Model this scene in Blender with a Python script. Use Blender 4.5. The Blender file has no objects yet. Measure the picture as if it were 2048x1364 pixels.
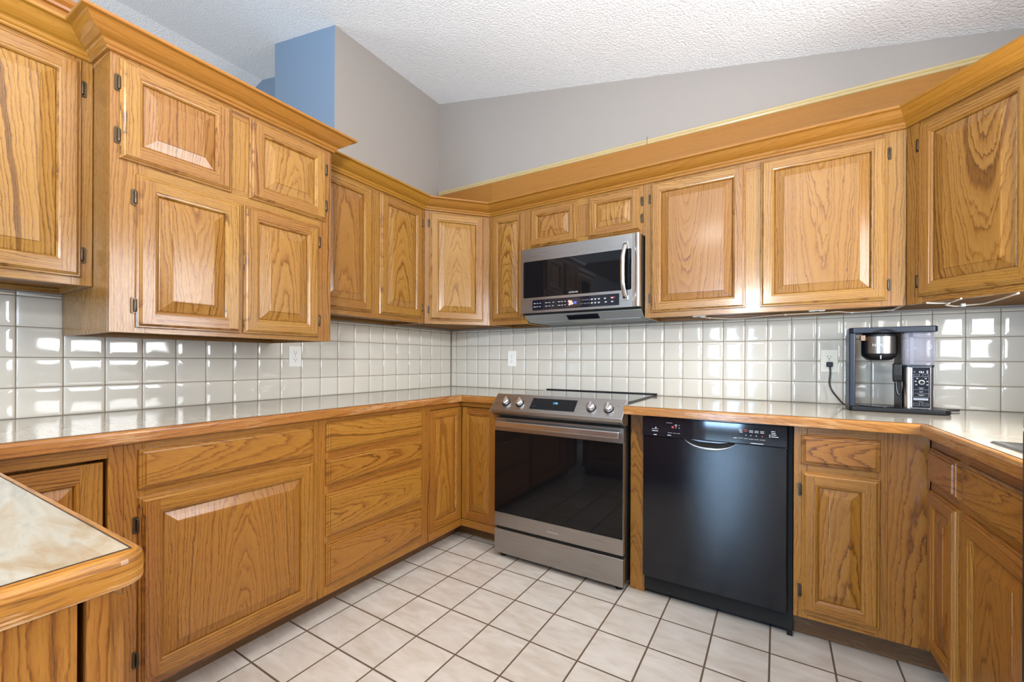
import bpy, bmesh, math, random
from mathutils import Vector, Matrix
R = random.Random(11)
PI = math.pi
C = bpy.context.scene.collection
S = bpy.context.scene

# ------------------------------------------------------------------ camera
def make_camera():
    f, yaw, roll = 849.6, .5584, .0043
    fw = Vector((-math.sin(yaw), math.cos(yaw), 0)); rt = Vector((math.cos(yaw), math.sin(yaw), 0)); up = Vector((0, 0, 1))
    r2 = rt*math.cos(roll) + up*math.sin(roll); u2 = -rt*math.sin(roll) + up*math.cos(roll)
    cd = bpy.data.cameras.new('camera'); cam = bpy.data.objects.new('camera', cd); C.objects.link(cam)
    m = Matrix((r2, u2, -fw)).transposed().to_4x4(); m.translation = Vector((2.2864, -2.7095, 1.1294))
    cam.matrix_world = m
    cd.sensor_width = 36; cd.lens = f*36/2048; cd.shift_y = 38.75/2048; cd.clip_start = .02; cd.clip_end = 100
    S.camera = cam
make_camera()

# ------------------------------------------------------------------ world, light, exposure
S.view_settings.view_transform = 'Standard'; S.view_settings.look = 'None'; S.view_settings.gamma = 1
S.view_settings.exposure = 0.06
S.view_settings.use_curve_mapping = False
S.cycles.use_denoising = True
S.cycles.max_bounces = 10; S.cycles.diffuse_bounces = 6; S.cycles.glossy_bounces = 5; S.cycles.transmission_bounces = 6
S.cycles.sample_clamp_indirect = 6; S.cycles.caustics_reflective = False; S.cycles.caustics_refractive = False
w = bpy.data.worlds.new('sky'); S.world = w; w.use_nodes = True
bg = w.node_tree.nodes['Background']; bg.inputs[0].default_value = (.80, .90, 1, 1); bg.inputs[1].default_value = 1.0
def area(name, loc, rot, sx, sy, power, col=(1, 1, 1)):
    ld = bpy.data.lights.new(name, 'AREA'); ld.shape = 'RECTANGLE'; ld.size = sx; ld.size_y = sy; ld.energy = power; ld.color = col
    o = bpy.data.objects.new(name, ld); C.objects.link(o); o.location = loc; o.rotation_euler = rot
    return o
area('daylight_sink_window', (3.36, -1.25, 1.57), (0, math.radians(95), 0), .93, .96, 52, (.96, .98, 1))
area('daylight_patio_door', (1.54, -5.95, .92), (math.radians(93), 0, 0), .56, 1.6, 130, (.40, .67, 1))
area('daylight_dining_window', (3.38, -4.4, 1.55), (0, math.radians(98), 0), 1.1, 1.3, 45, (.97, .98, 1))
area('daylight_left_room', (-3.9, -3.4, 1.7), (0, math.radians(-90), 0), 1.8, 2.4, 60, (.97, .98, 1))
area('ceiling_lamp', (1.60, -3.75, 2.72), (0, math.radians(-12), 0), .32, .32, 27, (1, .97, .92))
area('added_ceiling_fill', (2.05, -2.95, 1.75), (math.radians(152), 0, math.radians(22)), .25, .25, 90, (.95, .975, 1))  # added fill aimed up to brighten the ceiling; no real fixture behind it

# ------------------------------------------------------------------ materials
def srgb(r, g, b):
    f = lambda c: (c/255/12.92 if c/255 <= .04045 else ((c/255+.055)/1.055)**2.4)
    return (f(r), f(g), f(b), 1)
class NT:
    def __init__(s, name):
        s.m = bpy.data.materials.new(name); s.m.use_nodes = True; s.t = s.m.node_tree; s.n = s.t.nodes
        s.b = s.n['Principled BSDF']
    def node(s, typ, **kw):
        n = s.n.new(typ)
        for k, v in kw.items():
            if k.startswith('i_'):
                key = k[2:]; key = int(key) if key.isdigit() else key
                s.put(n.inputs[key], v)
            else: setattr(n, k, v)
        return n
    def put(s, inp, v):
        if isinstance(v, bpy.types.NodeSocket): s.t.links.new(v, inp)
        else: inp.default_value = v
    def math(s, op, a, b=None, c=None, clamp=False):
        n = s.n.new('ShaderNodeMath'); n.operation = op; n.use_clamp = clamp; s.put(n.inputs[0], a)
        if b is not None: s.put(n.inputs[1], b)
        if c is not None: s.put(n.inputs[2], c)
        return n.outputs[0]
    def mix(s, fac, a, b, blend='MIX'):
        n = s.n.new('ShaderNodeMix'); n.data_type = 'RGBA'; n.blend_type = blend
        s.put(n.inputs[0], fac); s.put(n.inputs[6], a); s.put(n.inputs[7], b); return n.outputs[2]
    def comb(s, x, y, z):
        n = s.n.new('ShaderNodeCombineXYZ'); s.put(n.inputs[0], x); s.put(n.inputs[1], y); s.put(n.inputs[2], z); return n.outputs[0]
    def noise(s, vec, scale=1, detail=2, rough=.5, dist=0):
        n = s.n.new('ShaderNodeTexNoise'); s.put(n.inputs['Vector'], vec); n.inputs['Scale'].default_value = scale
        n.inputs['Detail'].default_value = detail; n.inputs['Roughness'].default_value = rough; n.inputs['Distortion'].default_value = dist
        return n.outputs['Fac']
    def ramp(s, fac, stops, interp='LINEAR'):
        n = s.n.new('ShaderNodeValToRGB'); cr = n.color_ramp; cr.interpolation = interp
        while len(cr.elements) < len(stops): cr.elements.new(.5)
        for e, (p, c) in zip(cr.elements, stops):
            e.position = p; e.color = c if len(c) == 4 else (*c, 1)
        s.put(n.inputs[0], fac); return n.outputs[0]
    def bump(s, h, strength=.2, dist=.002):
        n = s.n.new('ShaderNodeBump'); s.put(n.inputs['Height'], h); n.inputs['Strength'].default_value = strength
        n.inputs['Distance'].default_value = dist; s.t.links.new(n.outputs[0], s.b.inputs['Normal']); return n
    def set(s, **kw):
        names = dict(col='Base Color', rough='Roughness', metal='Metallic', spec='Specular IOR Level', trans='Transmission Weight', ior='IOR',
                     coat='Coat Weight', crough='Coat Roughness', emit='Emission Color', estr='Emission Strength', alpha='Alpha', aniso='Anisotropic')
        for k, v in kw.items(): s.put(s.b.inputs[names[k]], v)
        return s
def plain(name, col, rough=.5, metal=0, spec=.5, **kw):
    return NT(name).set(col=col, rough=rough, metal=metal, spec=spec, **kw).m

def oak(name, light, mid, dark, k=.68, worn=0., rough=.27, ring=.0095, contrast=1., coat=.26, spec=.34):
    light, mid, dark = [(c[0]*k, c[1]*k*1.02, c[2]*k*.88, 1) for c in (light, mid, dark)]
    t = NT(name)
    uv = t.node('ShaderNodeUVMap', uv_map='grain').outputs[0]; bd = t.node('ShaderNodeUVMap', uv_map='board').outputs[0]
    sx = t.node('ShaderNodeSeparateXYZ', i_0=uv); u, v = sx.outputs[0], sx.outputs[1]
    sb = t.node('ShaderNodeSeparateXYZ', i_0=bd); s1, h0 = sb.outputs[0], sb.outputs[1]
    so = t.math('MULTIPLY', s1, 91.7)
    nl = t.noise(t.comb(t.math('MULTIPLY', u, 3.0), t.math('MULTIPLY', v, 11), so), 1, 2, .5)
    nm = t.noise(t.comb(t.math('MULTIPLY', u, 16), t.math('MULTIPLY', v, 70), so), 1, 3, .65)
    slope = t.math('MULTIPLY_ADD', t.math('FRACT', t.math('MULTIPLY', s1, 7.31)), .10, .035)
    slope = t.math('MULTIPLY', slope, t.math('SUBTRACT', t.math('MULTIPLY', t.math('GREATER_THAN', t.math('FRACT', t.math('MULTIPLY', s1, 13.7)), .35), 2.), 1.))
    h = t.math('MULTIPLY_ADD', u, slope, h0)
    r = t.math('SQRT', t.math('ADD', t.math('MULTIPLY', v, v), t.math('MULTIPLY', h, h)))
    rr = t.math('DIVIDE', r, ring)
    rr = t.math('MULTIPLY_ADD', nl, 3.4, rr); rr = t.math('MULTIPLY_ADD', nm, 1.15, rr)
    rn = t.noise(t.comb(t.math('MULTIPLY', rr, .42), so, 0.), 1, 1, .5)
    rr = t.math('MULTIPLY_ADD', rn, 3.0, rr)
    fr = t.math('FRACT', rr)
    amp = t.noise(t.comb(t.math('FLOOR', rr), so, 3.), 1.7, 0, .5)
    pore = t.noise(t.comb(t.math('MULTIPLY', u, 34), t.math('MULTIPLY', v, 760), so), 1, 2, .65)
    grain = t.ramp(fr, [(0, (.45,)*3), (.06, (0,)*3), (.15, (.25,)*3), (.32, (.74,)*3), (.80, (1,)*3), (1, (.78,)*3)])
    ka = t.math('MULTIPLY', t.math('MULTIPLY_ADD', amp, 1.2, .18), contrast, clamp=True)
    grain = t.math('SUBTRACT', 1., t.math('MULTIPLY', t.math('SUBTRACT', 1., grain), ka))
    pm = t.ramp(pore, [(.38, (0,)*3), (.50, (1,)*3)])
    g2 = t.math('ADD', t.math('MULTIPLY', grain, .76), t.math('MULTIPLY', pm, .24))
    col = t.ramp(g2, [(0, dark), (.55, mid), (1, light)])
    wn = t.node('ShaderNodeTexWhiteNoise', noise_dimensions='1D'); t.put(wn.inputs['W'], so)
    big = t.noise(t.comb(t.math('MULTIPLY', u, 1.2), t.math('MULTIPLY', v, 14), t.math('ADD', so, 31.)), 1, 2, .5)
    tone = t.math('ADD', t.math('MULTIPLY_ADD', wn.outputs['Value'], .20, .84), t.math('MULTIPLY', big, .14))
    hs = t.node('ShaderNodeHueSaturation'); t.put(hs.inputs['Value'], tone); t.put(hs.inputs['Color'], col)
    t.put(hs.inputs['Hue'], t.math('MULTIPLY_ADD', wn.outputs['Value'], .012, .494))
    col = hs.outputs[0]
    rg = t.math('MULTIPLY_ADD', pm, -.10, rough+.10)
    if worn:
        wv = t.noise(t.comb(t.math('MULTIPLY', u, 14), t.math('MULTIPLY', v, 220), so), 1, 5, .75)
        wb = t.noise(t.comb(t.math('MULTIPLY', u, 3.5), t.math('MULTIPLY', v, 25), so), 1, 2, .5)
        wf = t.ramp(t.math('MULTIPLY', wv, wb), [(.275, (0,)*3), (.35, (1,)*3)])
        wd = t.ramp(t.noise(t.comb(t.math('MULTIPLY', u, 7), t.math('MULTIPLY', v, 70), t.math('ADD', so, 7.)), 1, 4, .7), [(.54, (0,)*3), (.66, (1,)*3)])
        col = t.mix(t.math('MULTIPLY', wd, .6*worn), col, srgb(92, 56, 32))
        col = t.mix(t.math('MULTIPLY', wf, .8*worn), col, srgb(210, 174, 132))
    t.set(col=col, rough=rg, spec=spec, coat=coat, crough=.15)
    t.bump(g2, .14, .0012)
    return t.m
OAK = oak('oak_honey', srgb(206, 148, 78), srgb(178, 115, 50), srgb(66, 37, 16), k=.44)
OAKB = oak('oak_honey_base', srgb(198, 133, 58), srgb(172, 106, 41), srgb(66, 39, 16), rough=.31, k=.60)
OAKC = oak('oak_crown', srgb(198, 136, 56), srgb(184, 118, 42), srgb(130, 78, 28), k=.48, ring=.016, rough=.28, contrast=.6)
OAKE = oak('oak_counter_edge', srgb(200, 133, 62), srgb(178, 107, 44), srgb(112, 64, 28), worn=.5, rough=.33, contrast=.9, k=.58)
OAKBOARD = oak('oak_veneer_board', srgb(202, 132, 56), srgb(192, 120, 46), srgb(160, 96, 38), ring=.02, rough=.36, contrast=.5, k=.52)
OAKPALE = oak('pale_raw_moulding', srgb(226, 198, 152), srgb(216, 184, 134), srgb(186, 150, 104), ring=.02, rough=.5, contrast=.5, k=.62)
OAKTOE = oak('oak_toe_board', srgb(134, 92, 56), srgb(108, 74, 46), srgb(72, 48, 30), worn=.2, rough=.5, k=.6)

OAKRAW = oak('oak_unfinished_underside', srgb(170, 124, 78), srgb(148, 102, 60), srgb(96, 62, 34), rough=.6, coat=0, spec=.1, k=.6)
def tile_mat(name, col, rough, var=.0):
    t = NT(name)
    g = t.node('ShaderNodeNewGeometry')
    n = t.noise(g.outputs['Position'], 3.5, 2)
    c = t.mix(n, tuple(x*.97 for x in col[:3])+(1,), tuple(min(1, x*1.02) for x in col[:3])+(1,))
    t.set(col=c, rough=rough, spec=.55)
    return t.m
TILE = tile_mat('glazed_wall_tile', srgb(201, 195, 183), .06)
GROUTW = plain('wall_grout', srgb(124, 110, 94), .9)
def paint(name, col, bs=.06):
    t = NT(name); g = t.node('ShaderNodeNewGeometry')
    n = t.noise(g.outputs['Position'], 220, 3, .6)
    t.set(col=col, rough=.62, spec=.3); t.bump(n, bs, .002); return t.m
TAUPE = paint('taupe_paint', srgb(152, 144, 137)); BLUE = paint('blue_paint', srgb(120, 141, 164)); WHITEP = paint('white_paint', srgb(228, 226, 222))
def popcorn():
    t = NT('popcorn_ceiling'); g = t.node('ShaderNodeNewGeometry')
    vo = t.node('ShaderNodeTexVoronoi', feature='SMOOTH_F1'); t.put(vo.inputs['Vector'], g.outputs['Position']); vo.inputs['Scale'].default_value = 95
    n = t.noise(g.outputs['Position'], 170, 4, .65)
    h = t.math('ADD', t.math('MULTIPLY', vo.outputs['Distance'], -1.1), t.math('MULTIPLY', n, 1.0))
    t.set(col=srgb(240, 239, 238), rough=.95, spec=.1); t.bump(h, .75, .006); return t.m
POP = popcorn()
FX0, FXP, FY0, FYP = .629, .2045, -.783, .2192
def floor_mat():
    t = NT('floor_tile'); g = t.node('ShaderNodeNewGeometry'); sp = t.node('ShaderNodeSeparateXYZ', i_0=g.outputs['Position'])
    gu = t.math('DIVIDE', t.math('SUBTRACT', sp.outputs[0], FX0), FXP); gv = t.math('DIVIDE', t.math('SUBTRACT', sp.outputs[1], FY0), FYP)
    def dist(a):
        f = t.math('FRACT', a); return t.math('MINIMUM', f, t.math('SUBTRACT', 1., f))
    d = t.math('MINIMUM', dist(gu), dist(gv))
    gm = t.node('ShaderNodeMapRange', interpolation_type='SMOOTHSTEP'); t.put(gm.inputs[0], d); gm.inputs[1].default_value = .013; gm.inputs[2].default_value = .020
    mask = gm.outputs[0]
    idn = t.node('ShaderNodeTexWhiteNoise', noise_dimensions='2D'); t.put(idn.inputs['Vector'], t.comb(t.math('FLOOR', gu), t.math('FLOOR', gv), 0.))
    off = t.node('ShaderNodeVectorMath', operation='SCALE'); t.put(off.inputs[0], idn.outputs['Color']); off.inputs['Scale'].default_value = 20
    pv = t.node('ShaderNodeVectorMath', operation='ADD'); t.put(pv.inputs[0], g.outputs['Position']); t.put(pv.inputs[1], off.outputs[0])
    rot = t.node('ShaderNodeMapping'); t.put(rot.inputs[0], pv.outputs[0]); rot.inputs['Rotation'].default_value = (0, 0, .5); rot.inputs['Scale'].default_value = (6, 18, 6)
    cl = t.noise(rot.outputs[0], 1, 4, .6, .6)
    col = t.ramp(cl, [(.30, srgb(196, 184, 169)), (.5, srgb(208, 199, 188)), (.7, srgb(217, 210, 201))])
    tone = t.math('MULTIPLY_ADD', idn.outputs['Value'], .06, .96)
    hs = t.node('ShaderNodeHueSaturation'); t.put(hs.inputs['Value'], tone); t.put(hs.inputs['Color'], col)
    gr = t.mix(t.noise(g.outputs['Position'], 30, 2), srgb(84, 66, 50), srgb(112, 92, 74))
    c = t.mix(mask, gr, hs.outputs[0])
    t.set(col=c, rough=t.math('MULTIPLY_ADD', mask, -.63, .85), spec=.45)
    t.bump(t.math('ADD', mask, t.math('MULTIPLY', cl, .05)), .5, .003); return t.m
FLOOR = floor_mat()
def marble():
    t = NT('marble_laminate'); g = t.node('ShaderNodeNewGeometry')
    mp = t.node('ShaderNodeMapping'); t.put(mp.inputs[0], g.outputs['Position']); mp.inputs['Rotation'].default_value = (0, 0, .35); mp.inputs['Scale'].default_value = (4.2, 16, 4)
    a = t.noise(mp.outputs[0], 1, 5, .58, 1.4)
    mp2 = t.node('ShaderNodeMapping'); t.put(mp2.inputs[0], g.outputs['Position']); mp2.inputs['Rotation'].default_value = (0, 0, .55); mp2.inputs['Scale'].default_value = (5, 26, 5)
    b = t.noise(mp2.outputs[0], 1, 4, .6, 1.0)
    col = t.ramp(a, [(.25, srgb(172, 146, 112)), (.40, srgb(192, 178, 156)), (.50, srgb(199, 191, 175)), (.60, srgb(181, 177, 163)), (.75, srgb(210, 205, 194))])
    vein = t.ramp(b, [(.55, (0,)*3), (.63, (1,)*3), (.71, (0,)*3)])
    col = t.mix(t.math('MULTIPLY', vein, .38), col, srgb(172, 134, 92))
    col = t.mix(1., col, (.80, .80, .79, 1), 'MULTIPLY')
    t.set(col=col, rough=.10, spec=.5); return t.m
MARBLE = marble()
def steel(name, col, rough, axis=0):
    t = NT(name); tc = t.node('ShaderNodeTexCoord')
    mp = t.node('ShaderNodeMapping'); t.put(mp.inputs[0], tc.outputs['Object']); sc = [900., 900., 900.]; sc[axis] = 4.; mp.inputs['Scale'].default_value = sc
    n = t.noise(mp.outputs[0], 1, 2, .5)
    t.set(col=col, metal=1., rough=t.math('MULTIPLY_ADD', n, .12, rough-.06)); t.bump(n, .03, .0004); return t.m
STEEL = steel('brushed_stainless', srgb(164, 161, 158), .29)
STEELV = steel('brushed_stainless_bright', srgb(205, 203, 200), .24)
STEELZ = steel('vertical_brushed_stainless', srgb(190, 186, 182), .22, 2)
STEELD = steel('dark_brushed_stainless', srgb(140, 136, 132), .26, 2)
CHROME = plain('satin_metal_knob', srgb(205, 205, 208), .2, 1.)
BGLASS = plain('black_glass', (.005, .005, .006, 1), .025, 0, .28)
COOKG = plain('ceramic_cooktop_glass', (.02, .021, .024, 1), .04, 0, .9)
BLK = plain('black_plastic', (.007, .007, .008, 1), .38, 0, .3)
BLKG = plain('gloss_black_panel', (.008, .009, .014, 1), .06)
def satin_black():
    t = NT('satin_black_metal'); tc = t.node('ShaderNodeTexCoord')
    mp = t.node('ShaderNodeMapping'); t.put(mp.inputs[0], tc.outputs['Object']); mp.inputs['Scale'].default_value = (60, 60, 3600)
    n = t.noise(mp.outputs[0], 1, 2, .6); t.set(col=(.004, .005, .008, 1), rough=.10, spec=.45); t.bump(n, .16, .0002); return t.m
BLKSAT = satin_black()
NAVY = plain('blue_black_plastic', (.010, .015, .028, 1), .36, 0, .4)
DKGREY = plain('dark_grey_metal', (.035, .035, .036, 1), .45, .3)
DARK = plain('dark_recess', (.008, .007, .006, 1), .9)
VENT = plain('vent_grille_grey', srgb(150, 152, 150), .45, .4)
IVORY = plain('ivory_plastic', srgb(226, 220, 200), .35)
WHITEPL = plain('white_plastic', srgb(232, 230, 224), .4)
CABLEM = plain('white_cable_sheath', srgb(222, 212, 196), .45)
HINGE = plain('antique_brass_hinge', srgb(82, 69, 53), .36, .85)
WHITEINK = plain('pale_print', srgb(220, 220, 222), .6)
GREYINK = plain('grey_print', srgb(140, 142, 150), .6)
REDINK = plain('red_print', srgb(190, 44, 40), .5)
BLUEINK = plain('blue_print', srgb(70, 90, 190), .5)
LOGO = plain('silver_lettering', srgb(214, 208, 200), .35, .4)
CYAN = plain('cyan_display_digits', srgb(90, 170, 220), .5, emit=srgb(110, 190, 240), estr=1.2)
LEDW = plain('white_display_digits', srgb(235, 235, 240), .5, emit=srgb(235, 235, 245), estr=.8)
REDLED = plain('red_indicator', srgb(220, 40, 30), .5, emit=srgb(255, 50, 40), estr=.5)
SEAM = plain('dark_laminate_seam', srgb(52, 38, 30), .6)
def clear_plastic():
    t = NT('clear_tank_plastic'); t.set(col=(.42, .43, .56, 1), rough=.06, spec=.6, alpha=.22); return t.m
CLEAR = clear_plastic()
WIRE = plain('black_cord', (.02, .02, .022, 1), .5)
SINKM = plain('sink_stainless', srgb(186, 184, 182), .22, 1.)

# ------------------------------------------------------------------ mesh builder
class MB:
    def __init__(s): s.v = []; s.f = []; s.uv = []; s.bd = []; s.mi = []; s.sm = []
    def face(s, idx, uv=None, bd=(0, 0), mat=0, smooth=False):
        s.f.append(idx); s.uv.append(uv or [(0, 0)]*len(idx)); s.bd.append(bd); s.mi.append(mat); s.sm.append(smooth)
    def add(s, pts):
        k = len(s.v); s.v.extend([tuple(p) for p in pts]); return list(range(k, k+len(pts)))
    def poly(s, pts, uv=None, bd=(0, 0), mat=0, smooth=False): s.face(s.add(pts), uv, bd, mat, smooth)
    def build(s, name, mats, parent=None, bevel=0, seg=2, weld=False, angle=30):
        me = bpy.data.meshes.new(name); me.from_pydata(s.v, [], s.f)
        a = me.uv_layers.new(name='grain'); b = me.uv_layers.new(name='board')
        fa = []; fb = []
        for uv, bd in zip(s.uv, s.bd):
            for q in uv: fa.extend(q); fb.extend(bd)
        a.data.foreach_set('uv', fa); b.data.foreach_set('uv', fb)
        me.polygons.foreach_set('material_index', s.mi); me.polygons.foreach_set('use_smooth', s.sm)
        for m in (mats if isinstance(mats, (list, tuple)) else [mats]): me.materials.append(m)
        bm = bmesh.new(); bm.from_mesh(me)
        if weld: bmesh.ops.remove_doubles(bm, verts=bm.verts, dist=1e-5)
        bmesh.ops.recalc_face_normals(bm, faces=bm.faces)
        bm.to_mesh(me); bm.free(); me.update()
        o = bpy.data.objects.new(name, me); C.objects.link(o)
        if parent: o.parent = parent
        if bevel:
            md = o.modifiers.new('edge', 'BEVEL'); md.width = bevel; md.segments = seg; md.limit_method = 'ANGLE'; md.angle_limit = math.radians(angle)
            md.harden_normals = False
        return o
def board(kind='rift'):
    """(seed, h0, pith offset): how a board is cut from the log"""
    s = R.random()
    if kind == 'flat': return (s, R.uniform(.045, .10), R.uniform(-.07, .07))
    if kind == 'straight': return (s, R.uniform(.02, .08), R.choice((-1, 1))*R.uniform(.30, .5))
    return (s, R.uniform(.0, .05), R.choice((-1, 1))*R.uniform(.05, .14))
def guv(pts, g, b, cen):
    p = [Vector(q) for q in pts]
    n = Vector((0, 0, 0))
    for i in range(len(p)):
        a, c = p[i], p[(i+1) % len(p)]; n += Vector(((a.y-c.y)*(a.z+c.z), (a.z-c.z)*(a.x+c.x), (a.x-c.x)*(a.y+c.y)))
    nn = max(range(3), key=lambda i: abs(n[i]))
    oth = [i for i in range(3) if i != g]
    if nn == g: return [((q[oth[0]]-cen[oth[0]])*.3, q[oth[1]]-cen[oth[1]]+b[2]) for q in p]
    a = [i for i in oth if i != nn][0]
    return [(q[g]-cen[g], q[a]-cen[a]+b[2]) for q in p]
BOXF = [(0, 3, 2, 1), (4, 5, 6, 7), (0, 1, 5, 4), (1, 2, 6, 5), (2, 3, 7, 6), (3, 0, 4, 7)]
def box(mb, x0, x1, y0, y1, z0, z1, g=2, kind='rift', mat=0, b=None):
    p = [(x0, y0, z0), (x1, y0, z0), (x1, y1, z0), (x0, y1, z0), (x0, y0, z1), (x1, y0, z1), (x1, y1, z1), (x0, y1, z1)]
    k = mb.add(p); b = b or board(kind); cen = ((x0+x1)/2, (y0+y1)/2, (z0+z1)/2)
    for f in BOXF: mb.face([k[i] for i in f], guv([p[i] for i in f], g, b, cen), b[:2], mat)
def prism(mb, poly, z0, z1, g=0, kind='rift', mat=0, axis=2, b=None):
    """extrude a polygon; axis 2: poly in xy, axis 0: poly in (y,z) along x, axis 1: poly in (x,z) along y"""
    def P(q, t): return (q[0], q[1], t) if axis == 2 else ((t, q[0], q[1]) if axis == 0 else (q[0], t, q[1]))
    n = len(poly); lo = [P(q, z0) for q in poly]; hi = [P(q, z1) for q in poly]; k = mb.add(lo+hi); b = b or board(kind)
    cen = [sum(q[i] for q in lo+hi)/(2*n) for i in range(3)]
    mb.face(k[:n][::-1], guv(lo[::-1], g, b, cen), b[:2], mat); mb.face(k[n:], guv(hi, g, b, cen), b[:2], mat)
    for i in range(n):
        j = (i+1) % n; q = [lo[i], lo[j], hi[j], hi[i]]
        mb.face([k[i], k[j], k[n+j], k[n+i]], guv(q, g, b, cen), b[:2], mat)
def sweep(mb, path, prof, kind='straight', mats=None, cap=True, one=False):
    """path [(x,y,z)], prof [(out,dz)] closed loop; out is to the right of travel; mitred corners"""
    n = len(path); rings = []; L = [0]
    for i in range(1, n): L.append(L[-1]+math.dist(path[i][:2], path[i-1][:2]))
    def nr(i):
        dx, dy = path[i+1][0]-path[i][0], path[i+1][1]-path[i][1]; l = math.hypot(dx, dy); return (dy/l, -dx/l)
    m = len(prof); acc = [0]
    for k in range(1, m+1): acc.append(acc[-1]+math.dist(prof[k % m], prof[k-1]))
    for i in range(n):
        if i == 0: o = nr(0)
        elif i == n-1: o = nr(n-2)
        else:
            a, c = nr(i-1), nr(i); d = 1+a[0]*c[0]+a[1]*c[1]; o = ((a[0]+c[0])/d, (a[1]+c[1])/d)
        rings.append([(path[i][0]+o[0]*q[0], path[i][1]+o[1]*q[0], path[i][2]+q[1]) for q in prof])
    b1 = board(kind)
    for i in range(n-1):
        b = b1 if one else board(kind); ka = mb.add(rings[i]); kb = mb.add(rings[i+1])
        for k in range(m):
            j = (k+1) % m; v0, v1 = acc[k]+b[2], acc[k+1]+b[2]
            # follow the mitre in u so the grain stays parallel to the run
            mb.face([ka[k], ka[j], kb[j], kb[k]], [(L[i], v0), (L[i], v1), (L[i+1], v1), (L[i+1], v0)], b[:2], (mats[k] if mats else 0))
    if cap:
        for r, rev in ((rings[0], False), (rings[-1], True)):
            b = board(kind); q = r[::-1] if rev else r; mb.poly(q, [(t[2]-path[0][2], .1*t[0]) for t in q], b[:2], mats[0] if mats else 0)
def lathe(mb, c, prof, n=24, axis=2, mat=0, smooth=True, cap=True):
    """prof [(r,h)] around an axis through c"""
    def P(r, h, a):
        x, y = r*math.cos(a), r*math.sin(a)
        d = (x, y, h) if axis == 2 else ((x, h, y) if axis == 1 else (h, x, y)); return (c[0]+d[0], c[1]+d[1], c[2]+d[2])
    ks = [mb.add([P(r, h, 2*PI*i/n) for i in range(n)]) for r, h in prof]
    for a, b in zip(ks, ks[1:]):
        for i in range(n):
            j = (i+1) % n; mb.face([a[i], a[j], b[j], b[i]], None, (0, 0), mat, smooth)
    if cap: mb.face(ks[0][::-1], None, (0, 0), mat); mb.face(ks[-1], None, (0, 0), mat)
def tube(mb, pts, r, n=8, mat=0):
    pts = [Vector(p) for p in pts]; ks = []; ref = None
    for i, p in enumerate(pts):
        t = (pts[min(i+1, len(pts)-1)]-pts[max(i-1, 0)]).normalized()
        if ref is None: ref = t.orthogonal().normalized()
        ref = (ref-t*ref.dot(t)).normalized(); b = t.cross(ref)
        rr = r[i] if isinstance(r, (list, tuple)) else r
        ks.append(mb.add([p+(ref*math.cos(2*PI*k/n)+b*math.sin(2*PI*k/n))*rr for k in range(n)]))
    for a, c in zip(ks, ks[1:]):
        for k in range(n): mb.face([a[k], a[(k+1) % n], c[(k+1) % n], c[k]], None, (0, 0), mat, True)
    mb.face(ks[0][::-1], None, (0, 0), mat); mb.face(ks[-1], None, (0, 0), mat)
def spline(pts, n=8):
    P = [Vector(p) for p in pts]; out = []
    for i in range(len(P)-1):
        a, b, c, d = P[max(i-1, 0)], P[i], P[i+1], P[min(i+2, len(P)-1)]
        for k in range(n):
            t = k/n; out.append(.5*((2*b)+(c-a)*t+(2*a-5*b+4*c-d)*t*t+(3*b-a-3*c+d)*t**3))
    return out+[P[-1]]
def roundrect(x0, x1, z0, z1, r, n=5):
    out = []
    for cx, cz, a0 in ((x1-r, z0+r, -90), (x1-r, z1-r, 0), (x0+r, z1-r, 90), (x0+r, z0+r, 180)):
        for i in range(n+1):
            a = math.radians(a0+90*i/n); out.append((cx+r*math.cos(a), cz+r*math.sin(a)))
    return out
def text_obj(name, body, size, mat, parent, loc, rot=(PI/2, 0, 0), depth=.0004, sx=1., space=1., align='CENTER'):
    cu = bpy.data.curves.new('lettering', 'FONT'); cu.body = body; cu.size = size; cu.extrude = depth; cu.align_x = align; cu.space_character = space
    to = bpy.data.objects.new('lettering', cu); C.objects.link(to)
    dg = bpy.context.evaluated_depsgraph_get(); me = bpy.data.meshes.new_from_object(to.evaluated_get(dg))
    bpy.data.objects.remove(to); me.materials.clear(); me.materials.append(mat)
    o = bpy.data.objects.new(name, me); C.objects.link(o); o.parent = parent; o.location = loc; o.rotation_euler = rot; o.scale = (sx, 1, 1)
    return o

# ------------------------------------------------------------------ naming helpers
def thing(name, label, cat, loc=(0, 0, 0), rz=0, group=None):
    o = bpy.data.objects.new(name, None); o.empty_display_size = .1; C.objects.link(o); o.location = loc; o.rotation_euler = (0, 0, rz)
    return tag(o, label, cat, group)
def tag(o, label, cat, group=None):
    o['label'] = label; o['category'] = cat
    if group: o['group'] = group
    return o
def struct(o, label, cat):
    o['kind'] = 'structure'; return tag(o, label, cat)

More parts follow.
